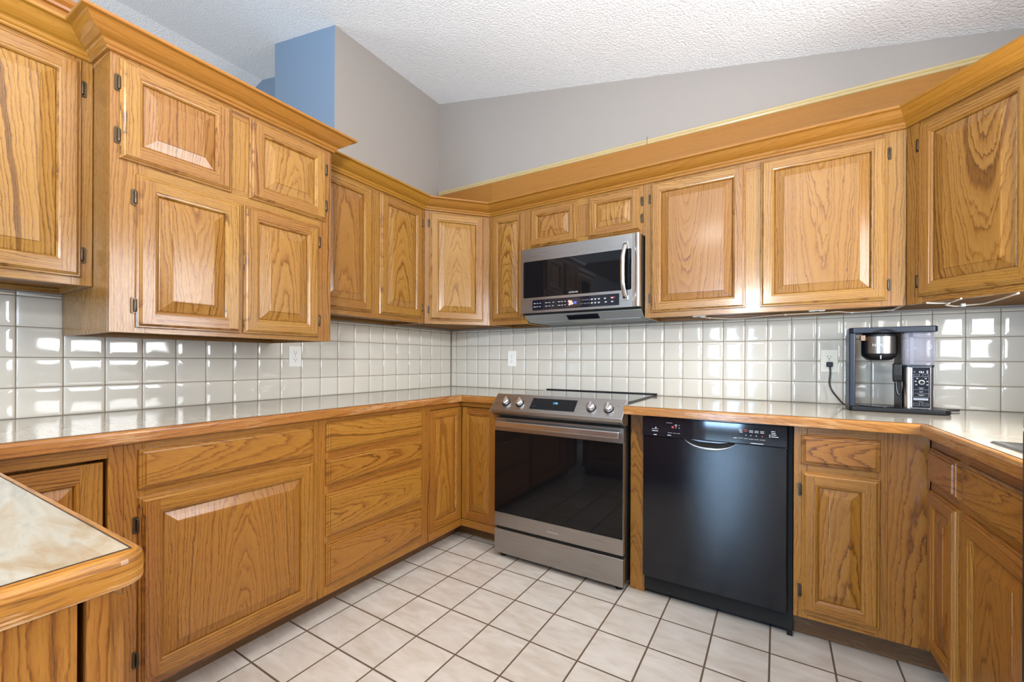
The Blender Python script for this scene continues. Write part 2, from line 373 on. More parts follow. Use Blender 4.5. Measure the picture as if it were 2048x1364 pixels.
# ------------------------------------------------------------------ the room shell
def ceil_z(x): return 3.263-.2165*x
def build_room():
    mb = MB(); box(mb, -4, 3.5, -6.1, .1, -.1, 0); struct(mb.build('floor', FLOOR), 'cream square ceramic tile floor with brown grout', 'floor')
    mb = MB(); RX = -1.6; zr = ceil_z(RX)
    for a, b in (((RX, zr), (3.6, ceil_z(3.6))), ((-4.1, zr-.2165*2.5), (RX, zr))):
        prism(mb, [a, b, (b[0], b[1]+.1), (a[0], a[1]+.1)], -6.2, .15, axis=1)
    struct(mb.build('ceiling', POP), 'white popcorn vaulted ceiling sloping down to the right', 'ceiling')
    # back wall, painted above the tile
    mb = MB(); prism(mb, [(-.15, 0), (3.45, 0), (3.45, ceil_z(3.45)+.03), (-.15, ceil_z(-.15)+.03)], .01, .1, axis=1)
    wb = struct(mb.build('wall_back', TAUPE), 'taupe painted back wall above the range and white tile', 'wall')
    # left wall: a lower wall, then a full-height block with a blue end
    mb = MB(); box(mb, -.15, -.006, -6, -.99, 0, 2.42); box(mb, -.149, -.006, -.99, .009, 0, 2.30)
    wl = struct(mb.build('wall_left', TAUPE), 'lower left wall behind the long run of oak cabinets', 'wall')
    mb = MB(); prism(mb, [(-.853, 0), (-.15, 0), (-.15, ceil_z(-.15)+.03), (-.853, ceil_z(-.853)+.03)], -.99, .1, axis=1)
    for i, p in enumerate(mb.f):
        q = [mb.v[k] for k in p]; n = abs(sum(t[1] for t in q)/len(q)+.99)
        if n < 1e-4 or abs(sum(t[0] for t in q)/len(q)+.853) < 1e-3: mb.mi[i] = 1
    struct(mb.build('wall_left_upper', [TAUPE, BLUE]), 'full height wall block, taupe on the kitchen side and blue on its end', 'wall')
    mb = MB(); prism(mb, [(-4, 0), (-.86, 0), (-.86, ceil_z(-.86)+.03), (-1.6, ceil_z(-1.6)+.03), (-4, ceil_z(-1.6)-.2165*2.4+.03)], -.69, -.6, axis=1)
    struct(mb.build('wall_left_far', BLUE), 'blue wall of the next room far behind the left cabinets', 'wall')
    # walls behind and beside the photographer
    def wall_open(name, label, mat, axis, pos, thick, a0, a1, top, holes):
        mb = MB(); hs = sorted(holes); cur = a0
        def put(u0, u1, z0, zt):
            if axis == 0: prism(mb, [(u0, z0), (u1, z0), (u1, zt(u1)), (u0, zt(u0))], pos, pos+thick, axis=0)
            else: prism(mb, [(u0, z0), (u1, z0), (u1, zt(u1)), (u0, zt(u0))], pos, pos+thick, axis=1)
        for h0, h1, z0, z1 in hs:
            put(cur, h0, 0, top)
            if z0 > 0: put(h0, h1, 0, lambda u: z0)
            put(h0, h1, z1, top); cur = h1
        put(cur, a1, 0, top); return struct(mb.build(name, mat), label, 'wall')
    wall_open('wall_right', 'taupe wall with the window over the sink', TAUPE, 0, 3.35, .12, -6, .01, lambda u: ceil_z(3.35)+.02, [(-1.73, -.77, 1.08, 2.06), (-5.0, -3.8, .9, 2.2)])
    mb = MB()
    def rear_top(u): return ceil_z(u)+.02 if u > -1.6 else ceil_z(-1.6)-.2165*(-1.6-u)+.02
    wall_open('wall_rear', 'taupe wall behind the photographer with a patio door', TAUPE, 1, -6.1, .12, -4, 3.45, rear_top, [(1.22, 1.90, 0.02, 2.12)])
    wall_open('wall_left_room', 'blue outer wall of the next room', BLUE, 0, -4.1, .12, -6, -.6, lambda u: 3.05, [(-4.6, -2.2, .8, 2.6)])
    for nm, lb, ax, pos, a0, a1, z0, z1 in (('window_1', 'white framed window over the sink', 0, 3.42, -1.73, -.77, 1.08, 2.06), ('window_2', 'white framed dining window', 0, 3.42, -5.0, -3.8, .9, 2.2),
                                          ('window_3', 'white framed window of the next room', 0, -4.05, -4.6, -2.2, .8, 2.6), ('door_1', 'white framed patio door', 1, -6.05, 1.22, 1.90, .02, 2.12)):
        mb = MB(); fw = .05; mid = (a0+a1)/2
        for u0, u1, b0, b1 in ((a0, a0+fw, z0, z1), (a1-fw, a1, z0, z1), (a0, a1, z0, z0+fw), (a0, a1, z1-fw, z1), (mid-.025, mid+.025, z0, z1)):
            if ax == 0: box(mb, pos, pos+.04, u0, u1, b0, b1)
            else: box(mb, u0, u1, pos, pos+.04, b0, b1)
        struct(mb.build(nm, WHITEPL), lb, 'window' if 'win' in nm else 'door')
    return wb, wl
wall_back, wall_left = build_room()

# ------------------------------------------------------------------ tile
def tiles(parent, us, zs, frame, name):
    """frame(u,z,h) -> world point; h is height out of the wall"""
    mb = MB(); gap = .0013
    prof = [(0, .0026), (.0008, .0036), (.003, .0046), (.007, .0054), (.013, .0060), (.022, .0063)]
    for u0, u1 in zip(us, us[1:]):
        for z0, z1 in zip(zs, zs[1:]):
            a0, a1, b0, b1 = min(u0, u1)+gap, max(u0, u1)-gap, z0+gap, z1-gap
            lim = min(a1-a0, b1-b0)/2*.8; tx, ty = R.uniform(-.0016, .0016), R.uniform(-.0016, .0016)
            rings = []
            for o, h in prof:
                o2 = min(o, lim)
                def pt(u, z):
                    return frame(u, z, h + tx*(u-(a0+a1)/2)*6*(h > .004) + ty*(z-(b0+b1)/2)*6*(h > .004))
                rr = min(.006, lim*.3) if o < .02 else .010
                poly = roundrect(a0+o2, a1-o2, b0+o2, b1-o2, max(.0005, min(rr-o2*.1 if o > 0 else .002, (a1-a0-2*o2)*.45, (b1-b0-2*o2)*.45)), 2)
                rings.append(mb.add([pt(u, z) for u, z in poly]))
            n = len(rings[0])
            for ra, rb in zip(rings, rings[1:]):
                for i in range(n): mb.face([ra[i], ra[(i+1) % n], rb[(i+1) % n], rb[i]], None, (0, 0), 0, True)
            mb.face(rings[-1], None, (0, 0), 0, True)
    # grout bed
    q = [(us[0], zs[0]), (us[-1], zs[0]), (us[-1], zs[-1]), (us[0], zs[-1])]
    lo = [frame(u, z, -.001) for u, z in q]; hi = [frame(u, z, .0028) for u, z in q]; k = mb.add(lo+hi)
    for f in BOXF: mb.face([k[i] for i in f], None, (0, 0), 1)
    return mb.build(name, [TILE, GROUTW], parent)
TZ = [.9145]+[.914+.1095*k for k in (1, 2, 3, 4)]+[1.3695]
tiles(wall_back, [.0]+[.0505+.1095*i for i in range(31)], TZ, lambda u, z, h: (u, .006-h, z), 'tile_backsplash')
tiles(wall_left, [-.117-.1183*i for i in range(25)][::-1]+[-.001], TZ, lambda u, z, h: (-.006+h, u, z), 'tile_backsplash')

# ------------------------------------------------------------------ cabinet parts
def hinge(parent, x, z, yf, side, h=.052):
    """small exposed knife hinge beside a door edge; side -1: on the left edge"""
    mb = MB(); cx = x+side*.006
    prism(mb, roundrect(cx-.006, cx+.006, z-h/2, z+h/2, .004, 3), yf-.005, yf-.0005, axis=1)
    lathe(mb, (cx-side*.004, yf-.008, z-h/2+.006), [(.0035, 0), (.0042, .002), (.0042, h-.014), (.0035, h-.012)], 10)
    return mb.build('hinge', HINGE, parent)
def ring(x0, x1, z0, z1, o, y): return [(x0+o, y, z0+o), (x1-o, y, z0+o), (x1-o, y, z1-o), (x0+o, y, z1-o)]
def door(parent, x0, x1, z0, z1, y=0., sw=.058, lip=True, mat=OAK, hinges=(), hside=-1, name='door', panelkind='flat'):
    """raised-panel door; back on the plane y, front towards -y"""
    mb = MB(); T = .019 if lip else .017
    bl, br, bt, bb = board(), board(), board(), board()
    if lip: prof = [(0, y), (0, y-.007), (.0025, y-.0095), (.0065, y-.0095), (.0075, y-.0130), (.0125, y-.0165), (.0135, y-T), (.0175, y-T)]
    else: prof = [(0, y+.001), (0, y-T+.001), (.0015, y-T), (.004, y-T)]
    inner = [(sw-.011, y-T), (sw-.0095, y-T+.0022), (sw-.004, y-T+.0035), (sw, y-T+.0085), (sw, y-.005)]
    def rr(prof):
        rs = [ring(x0, x1, z0, z1, o, d) for o, d in prof]
        for a, c in zip(rs, rs[1:]):
            for k, (b, g) in enumerate(((bb, 0), (br, 2), (bt, 0), (bl, 2))):
                j = (k+1) % 4; q = [a[k], a[j], c[j], c[k]]
                cen = ((x0+x1)/2, 0, z0+sw/2 if k == 0 else z1-sw/2) if g == 0 else ((x1-sw/2 if k == 1 else x0+sw/2), 0, (z0+z1)/2)
                mb.poly(q, [((p[g]-cen[g]), (p[2-g]-cen[2-g])+b[2]+(p[1]-y)) for p in q], b[:2])
    rr(prof); rr(inner)
    o = prof[-1][0]; i = inner[0][0]; yy = y-T
    def flat(a0, a1, c0, c1, b, g):
        q = [(a0, yy, c0), (a1, yy, c0), (a1, yy, c1), (a0, yy, c1)]; cen = ((a0+a1)/2, 0, (c0+c1)/2)
        mb.poly(q, [(p[g]-((x0+x1)/2 if g == 0 else (z0+z1)/2), p[2-g]-cen[2-g]+b[2]) for p in q], b[:2])
    flat(x0+o, x0+i, z0+o, z1-o, bl, 2); flat(x1-i, x1-o, z0+o, z1-o, br, 2)
    flat(x0+i, x1-i, z0+o, z0+i, bb, 0); flat(x0+i, x1-i, z1-i, z1-o, bt, 0)
    mb.poly(ring(x0, x1, z0, z1, 0, y)[::-1])
    d = mb.build(name, mat, parent)
    # the raised panel
    mp = MB(); b = board(panelkind); px0, px1, pz0, pz1 = x0+sw, x1-sw, z0+sw, z1-sw
    bw = min(.036, (px1-px0)*.24, (pz1-pz0)*.24)
    pr = [(-.001, y-.003), (.001, y-T+.012), (.004, y-T+.0105), (bw*.5, y-T+.007), (bw, y-T+.0020), (bw+.0008, y-T-.0002), (bw+.004, y-T-.0006)]
    rs = [ring(px0, px1, pz0, pz1, o, d2) for o, d2 in pr]; cen = ((px0+px1)/2+R.uniform(-.04, .04), (pz0+pz1)/2)
    def U(q): return [(p[2]-cen[1], p[0]-cen[0]+b[2]) for p in q]
    for a, c in zip(rs, rs[1:]):
        for k in range(4):
            j = (k+1) % 4; q = [a[k], a[j], c[j], c[k]]; mp.poly(q, U(q), b[:2])
    mp.poly(rs[-1], U(rs[-1]), b[:2])
    mp.build('raised_panel', mat, d)
    for hz in hinges: hinge(d, x0 if hside < 0 else x1, hz, y, hside)
    return d
def drawer_front(parent, x0, x1, z0, z1, y=0., mat=OAKB, kind='flat'):
    mb = MB(); b = board(kind); T = .019; cen = ((x0+x1)/2, (z0+z1)/2)
    pr = [(0, y), (0, y-.007), (.003, y-.0095), (.007, y-.0095), (.008, y-.0125), (.014, y-.0145), (.0155, y-T), (.018, y-T)]
    rs = [ring(x0, x1, z0, z1, o, d) for o, d in pr]
    def U(q): return [(p[0]-cen[0], p[2]-cen[1]+b[2]+(p[1]-y)*.6) for p in q]
    for a, c in zip(rs, rs[1:]):
        for k in range(4):
            j = (k+1) % 4; q = [a[k], a[j], c[j], c[k]]; mb.poly(q, U(q), b[:2])
    mb.poly(rs[-1], U(rs[-1]), b[:2]); mb.poly(rs[0][::-1])
    return mb.build('drawer_front', mat, parent)
def frame(parent, bds, mat=OAK, t=.019):
    mb = MB()
    for x0, x1, z0, z1, o in bds: box(mb, x0, x1, 0, t, z0, z1, 2 if o == 'v' else 0)
    return mb.build('face_frame', mat, parent, bevel=.0008, seg=1)
def carcass(parent, w, depth, z0, z1, mat=OAK, lift=.018, y0=.0195, top=True):
    mb = MB(); t = .016
    box(mb, 0, t, y0, depth, z0, z1, 2, 'flat'); box(mb, w-t, w, y0, depth, z0, z1, 2, 'flat')
    box(mb, t, w-t, y0, depth, z0+lift, z0+lift+t, 0); (box(mb, t, w-t, y0, depth, z1-t, z1, 0) if top else None); box(mb, t, w-t, depth-.008, depth, z0+lift+t, z1-t, 2)
    if lift > .01: box(mb, t, w-t, depth-.035, depth-.0085, z0, z0+lift-.0005, 0)
    return mb.build('carcass', mat, parent, bevel=.0008, seg=1)
HALF = PI/2
ZC = 2.112   # top of upper boxes, under the crown

def uppers():
    # --- far left wall cabinet (cut by the left frame edge)
    oy = -3.02; t = thing('upper_cabinet', 'oak wall cabinet cut off by the left frame edge, left of the deeper cabinet', 'cabinet', (.348, oy, 0), HALF)
    W = -2.2505-oy; carcass(t, W, .346, 1.369, ZC)
    frame(t, [(0, .05, 1.369, ZC, 'v'), (W-.05, W, 1.369, ZC, 'v'), (.05, W-.05, 1.369, 1.405, 'h'), (.05, W-.05, 2.07, ZC, 'h')])
    door(t, -2.69-oy, -2.279-oy, 1.394, 2.10, hinges=(2.014, 1.469), hside=1)
    # --- deep cabinet
    oy = -2.249; t = thing('deep_upper_cabinet', 'deeper and lower hanging oak cabinet with four doors on the left wall', 'cabinet', (.506, oy, 0), HALF)
    W = .779; carcass(t, W, .504, 1.214, 2.10)
    Y = lambda v: v-oy
    frame(t, [(0, .09, 1.214, 2.10, 'v'), (W-.062, W, 1.214, 2.10, 'v'), (.09, W-.062, 1.214, 1.255, 'h'), (.09, W-.062, 1.715, 1.785, 'h'), (.09, W-.062, 2.06, 2.10, 'h'),
              (Y(-1.915), Y(-1.82), 1.785, 2.06, 'v'), (Y(-1.885), Y(-1.84), 1.255, 1.715, 'v')])
    door(t, Y(-2.227), Y(-1.901), 1.767, 2.088, hinges=(2.006, 1.839), hside=-1)
    door(t, Y(-1.836), Y(-1.502), 1.767, 2.088, hinges=(2.008, 1.842), hside=1)
    door(t, Y(-2.185), Y(-1.866), 1.231, 1.733, hinges=(1.655, 1.303), hside=-1)
    door(t, Y(-1.857), Y(-1.536), 1.232, 1.735, hinges=(1.665, 1.308), hside=1)
    # --- two-door cabinet on the left wall
    oy = -1.4685; t = thing('upper_cabinet', 'oak two-door wall cabinet between the deeper cabinet and the angled left corner cabinet', 'cabinet', (.32, oy, 0), HALF)
    W = -.6512-oy; Y = lambda v: v-oy; carcass(t, W, .318, 1.369, ZC+.004)
    frame(t, [(0, .06, 1.369, ZC+.004, 'v'), (W-.05, W, 1.369, ZC+.004, 'v'), (.06, W-.05, 1.369, 1.405, 'h'), (.06, W-.05, 2.07, ZC+.004, 'h'), (Y(-1.095), Y(-1.015), 1.405, 2.07, 'v')])
    door(t, Y(-1.43), Y(-1.084), 1.397, 2.105); door(t, Y(-1.026), Y(-.681), 1.397, 2.105, hinges=(2.02, 1.47), hside=1)
    # --- left corner cabinet, angled face
    a = math.atan2(.345, .286); t = thing('corner_upper_cabinet', 'oak wall cabinet with one angled door in the left corner above the counter', 'cabinet', (.32, -.65, 0), a)
    W = .4481; inv = Matrix.Rotation(-a, 2)
    def loc(p, o): q = inv @ Vector((p[0]-o[0], p[1]-o[1])); return (q.x, q.y)
    mb = MB(); pl = [(.3205, -.6495), (.6055, -.3056), (.6055, -.0025), (.0025, -.0025), (.0025, -.6495)]
    pl = [loc(p, (.32, -.65)) for p in pl]; pl[0] = (pl[0][0]+.012, .0205); pl[1] = (pl[1][0]-.012, .0205)
    prism(mb, pl, 1.378, ZC, 2); mb.build('carcass', OAKRAW, t)
    frame(t, [(0, .05, 1.369, ZC, 'v'), (W-.06, W, 1.369, ZC, 'v'), (.05, W-.06, 1.369, 1.405, 'h'), (.05, W-.06, 2.07, ZC, 'h')])
    door(t, .032, .398, 1.393, 2.103, hinges=(2.03, 1.46), hside=-1)
    # --- narrow cabinet beside the microwave
    ox = .6072; t = thing('upper_cabinet', 'narrow one-door oak wall cabinet left of the microwave', 'cabinet', (ox, -.31, 0))
    W = .9035-ox; carcass(t, W, .308, 1.369, ZC+.004)
    frame(t, [(0, .045, 1.369, ZC+.004, 'v'), (W-.04, W, 1.369, ZC+.004, 'v'), (.045, W-.04, 1.369, 1.405, 'h'), (.045, W-.04, 2.07, ZC+.004, 'h')])
    door(t, .631-ox, .881-ox, 1.397, 2.102, sw=.05)
    # --- cabinet over the microwave
    ox = .904; t = thing('upper_cabinet', 'short oak cabinet with two small doors directly above the microwave', 'cabinet', (ox, -.31, 0))
    W = 1.6585-ox; X = lambda v: v-ox; carcass(t, W, .308, 1.829, ZC+.004, lift=.004)
    frame(t, [(0, .045, 1.829, ZC+.004, 'v'), (W-.04, W, 1.829, ZC+.004, 'v'), (.045, W-.04, 1.829, 1.88, 'h'), (.045, W-.04, 2.07, ZC+.004, 'h'), (X(1.235), X(1.345), 1.88, 2.07, 'v')])
    door(t, X(.928), X(1.255), 1.856, 2.103, sw=.056); door(t, X(1.323), X(1.637), 1.858, 2.104, sw=.056, hinges=(2.022, 1.927), hside=1)
    # --- wide cabinet right of the microwave
    ox = 1.659; t = thing('upper_cabinet', 'wide two-door oak wall cabinet right of the microwave, wiring under it', 'cabinet', (ox, -.31, 0))
    W = 2.7455-ox; X = lambda v: v-ox; carcass(t, W, .308, 1.369, ZC+.004)
    frame(t, [(0, .05, 1.369, ZC+.004, 'v'), (W-.08, W, 1.369, ZC+.004, 'v'), (.05, W-.08, 1.369, 1.41, 'h'), (.05, W-.08, 2.07, ZC+.004, 'h'), (X(2.14), X(2.23), 1.41, 2.07, 'v')])
    door(t, X(1.69), X(2.151), 1.396, 2.105, hinges=(2.025, 1.476), hside=-1); door(t, X(2.214), X(2.685), 1.394, 2.10, hinges=(2.022, 1.46), hside=1)
    # --- right corner cabinet, angled face
    a = math.radians(-50); t = thing('corner_upper_cabinet', 'oak wall cabinet with one angled door in the right corner above the coffee maker', 'cabinet', (2.7465, -.31, 0), a)
    W = .455; inv = Matrix.Rotation(-a, 2); e = (2.7465+W*math.cos(a), -.31+W*math.sin(a))
    def loc(p): q = inv @ Vector((p[0]-2.7465, p[1]+.31)); return (q.x, q.y)
    mb = MB(); pl = [loc(p) for p in ((2.748, -.3095), e, (3.348, e[1]), (3.348, -.0025), (2.748, -.0025))]; pl[0] = (pl[0][0]+.012, .0205); pl[1] = (pl[1][0]-.004, .0205)
    prism(mb, pl, 1.378, ZC+.004, 2); mb.build('carcass', OAKRAW, t)
    frame(t, [(0, .06, 1.369, ZC+.004, 'v'), (W-.05, W, 1.369, ZC+.004, 'v'), (.06, W-.05, 1.369, 1.405, 'h'), (.06, W-.05, 2.07, ZC+.004, 'h')])
    door(t, .05, .418, 1.396, 2.10, hinges=(2.02, 1.46), hside=-1)
    return e
corner_end = uppers()

def crown():
    mb = MB()
    prof = [(0.0005, 0), (.009, 0), (.012, .003), (.012, .009), (.017, .012), (.020, .017), (.020, .021), (.024, .024), (.030, .026), (.044, .034), (.056, .044), (.066, .055), (.070, .058), (.081, .060), (.083, .062), (.083, .070), (.0005, .070)]
    e = corner_end
    path = [(.348, -3.02, 2.112), (.348, -2.2495, 2.109), (.506, -2.2495, 2.097), (.506, -1.4695, 2.101), (.32, -1.4695, 2.112), (.32, -.65, 2.113), (.6063, -.31, 2.1135), (2.7465, -.31, 2.1135), (e[0], e[1], 2.1135)]
    sweep(mb, path, prof)
    tag(mb.build('crown_moulding', OAKC), 'continuous oak crown moulding along the top of the wall cabinets', 'moulding')
    # boards standing behind the crown
    t = thing('ledge_board', 'long orange oak board on the back wall above the crown moulding', 'board', (0, 0, 0))
    def zt(x): return 2.537-.0136*(x+.15)
    xs = [-.13, .405, 2.98, 3.345]
    for a, b in zip(xs, xs[1:]):
        mb = MB(); prism(mb, [(a+.0006, 2.14), (b-.0006, 2.14), (b-.0006, zt(b)-.03), (a+.0006, zt(a)-.03)], -.010, .0085, g=0, kind='straight', axis=1)
        mb.build('board', OAKBOARD, t)
    mb = MB(); prof = [(0, 0), (.004, .004), (.006, .010), (.003, .014), (.007, .018), (.007, .027), (0, .030), (-.0185, .030), (-.0185, 0)]
    sweep(mb, [(-.13, -.010, zt(-.13)-.029), (1.59, -.010, zt(1.59)-.029)], prof); sweep(mb, [(1.592, -.010, zt(1.592)-.029), (3.345, -.010, zt(3.345)-.029)], prof)
    mb.build('cap_moulding', OAKPALE, t)
    mb = MB(); lathe(mb, (1.5915, -.0185, zt(1.6)-.012), [(.0012, 0), (.0012, .028)], 6); mb.build('nail', HINGE, t)
    t = thing('ledge_board', 'reddish board with moulding behind the crown at the top left corner', 'board', (0, 0, 0))
    mb = MB(); box(mb, -.005, .014, -3.1, -2.06, 2.13, 2.44, 1, 'straight'); mb.build('board', OAKBOARD, t)
    mb = MB(); sweep(mb, [(.0145, -3.1, 2.43), (.0145, -2.06, 2.43)], [(0, 0), (.012, .003), (.016, .012), (.010, .018), (.020, .028), (.020, .045), (0, .05), (-.019, .05), (-.019, .0105), (0, .0105)]); mb.build('cap_moulding', OAKBOARD, t)
crown()

# ------------------------------------------------------------------ base cabinets
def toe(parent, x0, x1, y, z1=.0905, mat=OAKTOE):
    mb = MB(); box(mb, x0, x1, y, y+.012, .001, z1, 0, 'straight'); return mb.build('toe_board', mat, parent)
ZB = .874
def bases():
    # left inner corner of the near end: inset door
    oy = -3.15; t = thing('corner_base_cabinet', 'oak base cabinet with sunken inset door beside the near counter end', 'cabinet', (.605, oy, 0), HALF)
    W = -2.2405-oy; Y = lambda v: v-oy
    frame(t, [(Y(-2.276), W, .091, ZB, 'v'), (.62, Y(-2.276), .834, ZB, 'h'), (.62, Y(-2.276), .091, .135, 'h'), (.58, .62, .091, ZB, 'v')], OAKB)
    mb = MB(); box(mb, .58, W-.001, .10, .60, .091, ZB, 2, 'flat'); box(mb, Y(-2.27), W-.001, .0195, .10, .091, ZB, 2); mb.build('carcass', OAKB, t)
    door(t, Y(-2.52), Y(-2.283), .14, .823, y=.030, sw=.06, lip=False, mat=OAKB)
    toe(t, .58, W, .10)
    # wide drawer over a wide door
    oy = -2.240; t = thing('base_cabinet', 'oak base cabinet with one wide drawer above one wide raised-panel door', 'cabinet', (.605, oy, 0), HALF)
    W = -1.5955-oy; Y = lambda v: v-oy; carcass(t, W, .60, .091, ZB, OAKB, lift=.001)
    frame(t, [(0, .05, .091, ZB, 'v'), (W-.04, W, .091, ZB, 'v'), (.05, W-.04, .835, ZB, 'h'), (.05, W-.04, .69, .735, 'h'), (.05, W-.04, .091, .13, 'h')], OAKB)
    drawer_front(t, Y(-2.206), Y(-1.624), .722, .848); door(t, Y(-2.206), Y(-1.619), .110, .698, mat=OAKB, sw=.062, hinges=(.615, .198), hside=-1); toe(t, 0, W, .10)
    # four drawers
    oy = -1.595; t = thing('base_cabinet', 'oak base cabinet with a stack of four drawers', 'cabinet', (.605, oy, 0), HALF)
    W = -.9355-oy; Y = lambda v: v-oy; carcass(t, W, .60, .091, ZB, OAKB, lift=.001)
    frame(t, [(0, .05, .091, ZB, 'v'), (W-.05, W, .091, ZB, 'v'), (.05, W-.05, .835, ZB, 'h'), (.05, W-.05, .68, .735, 'h'), (.05, W-.05, .525, .588, 'h'), (.05, W-.05, .31, .365, 'h'), (.05, W-.05, .091, .15, 'h')], OAKB)
    for z0, z1 in ((.724, .847), (.577, .691), (.353, .537), (.134, .322)): drawer_front(t, Y(-1.561), Y(-.972), z0, z1)
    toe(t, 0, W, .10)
    # corner with folding inset doors; built straight in room axes
    t = thing('corner_base_cabinet', 'oak inside-corner base cabinet with two narrow flush doors left of the range', 'cabinet', (0, 0, 0))
    mb = MB(); X, Yf = .605, -.612; z0 = .091
    box(mb, X-.019, X, -.935, -.9, z0, ZB, 2); box(mb, X-.019, X, -.9, Yf, .842, ZB, 1); box(mb, X-.019, X, -.9, Yf, z0, .135, 1)
    box(mb, X-.019, .8955, Yf+.0005, Yf+.019, .842, ZB, 0); box(mb, X-.019, .8955, Yf+.0005, Yf+.019, z0, .135, 0); box(mb, .8625, .8955, Yf, Yf+.019, .135, .842, 2)
    mb.build('face_frame', OAKB, t, bevel=.0008, seg=1)
    mb = MB(); prism(mb, [(.004, -.934), (X-.06, -.934), (X-.06, -.55), (.895, -.55), (.895, -.01), (.004, -.01)], z0, ZB); box(mb, X-.06, X-.0195, -.934, -.905, z0, ZB); box(mb, .868, .895, -.592, -.551, z0, ZB); mb.build('carcass', OAKB, t)
    e = bpy.data.objects.new('folding_door', None); C.objects.link(e); e.parent = t; e.location = (X-.017, -.898, 0); e.rotation_euler = (0, 0, HALF)
    d = door(t, 0, .2835, .139, .838, y=.0, sw=.052, lip=False, mat=OAKB); d.location = (X-.017, -.897, 0); d.rotation_euler = (0, 0, HALF)
    bpy.data.objects.remove(e)
    d = door(t, 0, .2545, .139, .838, y=0, sw=.052, lip=False, mat=OAKB); d.location = (X+.0015, Yf+.0175, 0)
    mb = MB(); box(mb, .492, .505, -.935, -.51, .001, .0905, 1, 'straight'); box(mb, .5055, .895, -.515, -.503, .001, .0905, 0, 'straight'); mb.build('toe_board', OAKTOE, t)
    # end panel between range and dishwasher
    mb = MB(); prism(mb, [(1.668, 0.001), (1.739, .001), (1.739, .095), (1.7335, .095), (1.7335, ZB), (1.668, ZB)], -.600, -.01, 2, 'flat', axis=1)
    tag(mb.build('end_panel', OAKB, None, bevel=.001, seg=1), 'narrow upright oak panel between the range and the dishwasher', 'panel')
    # drawer and door right of the dishwasher, with a filler into the corner
    ox = 2.3445; t = thing('base_cabinet', 'oak base cabinet with small drawer and narrow door right of the dishwasher', 'cabinet', (ox, -.65, 0))
    W = 2.746-ox; Xl = lambda v: v-ox; z0 = .106
    frame(t, [(0, .045, z0, ZB, 'v'), (Xl(2.60), Xl(2.632), z0, ZB, 'v'), (.045, Xl(2.60), .83, ZB, 'h'), (.045, Xl(2.60), .69, .735, 'h'), (.045, Xl(2.60), z0, .15, 'h')], OAKB)
    mb = MB(); box(mb, Xl(2.6325), W, 0, .019, z0, ZB, 2, 'flat'); mb.build('filler_panel', OAKB, t)
    carcass(t, W, .64, z0, ZB, OAKB, lift=.001)
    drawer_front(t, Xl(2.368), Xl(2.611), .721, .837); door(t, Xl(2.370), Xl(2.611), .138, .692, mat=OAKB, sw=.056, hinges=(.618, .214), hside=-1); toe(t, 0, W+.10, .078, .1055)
    # sink run
    ang = math.atan2(-1, .042); t = thing('sink_base_cabinet', 'oak sink base cabinet running towards the camera at the right edge', 'cabinet', (2.7485, -.652, 0), ang)
    W = 1.40; carcass(t, W, .55, z0, ZB, OAKB, lift=.001, top=False)
    frame(t, [(0, .035, z0, ZB, 'v'), (.245, .315, z0, ZB, 'v'), (W-.05, W, z0, ZB, 'v'), (.035, .245, .83, ZB, 'h'), (.035, .245, .68, .72, 'h'), (.035, .245, z0, .15, 'h'), (.315, W-.05, .826, ZB, 'h'), (.315, W-.05, .68, .72, 'h'), (.315, W-.05, z0, .15, 'h')], OAKB)
    drawer_front(t, .022, .253, .711, .830); door(t, .022, .253, .135, .682, mat=OAKB, sw=.05)
    drawer_front(t, 1.105, 1.365, .706, .830); door(t, 1.105, 1.365, .135, .684, mat=OAKB, sw=.05); drawer_front(t, .308, 1.07, .706, .830); door(t, .303, .685, .135, .684, mat=OAKB); door(t, .693, 1.075, .135, .684, mat=OAKB)
    toe(t, .08, W, .085, .1055)
    # near counter end
    t = thing('peninsula_cabinet', 'oak peninsula base cabinet in the near left corner, seen at its end', 'cabinet', (0, 0, 0))
    mb = MB(); box(mb, .66, 1.662, -3.3, -2.578, .091, .877, 2, 'flat'); mb.build('carcass', OAKB, t)
    mb = MB(); box(mb, 1.6625, 1.6685, -3.3, -2.5735, .02, .877, 2, 'flat'); mb.build('end_panel', OAKB, t)
    mb = MB(); box(mb, 1.60, 1.671, -2.5675, -2.5475, .091, .877, 2); box(mb, .66, 1.60, -2.5675, -2.5475, .84, .877, 0); box(mb, .66, 1.6, -2.5675, -2.5475, .091, .13, 0); mb.build('face_frame', OAKB, t, bevel=.0015)
    d = door(t, 0, .46, .13, .866, mat=OAKB); d.location = (1.652, -2.547, 0); d.rotation_euler = (0, 0, PI)
    d = door(t, 0, .46, .13, .866, mat=OAKB); d.location = (1.185, -2.547, 0); d.rotation_euler = (0, 0, PI)
    mb = MB(); box(mb, .66, 1.64, -2.66, -2.64, .001, .0905, 0); mb.build('toe_board', OAKTOE, t)
bases()

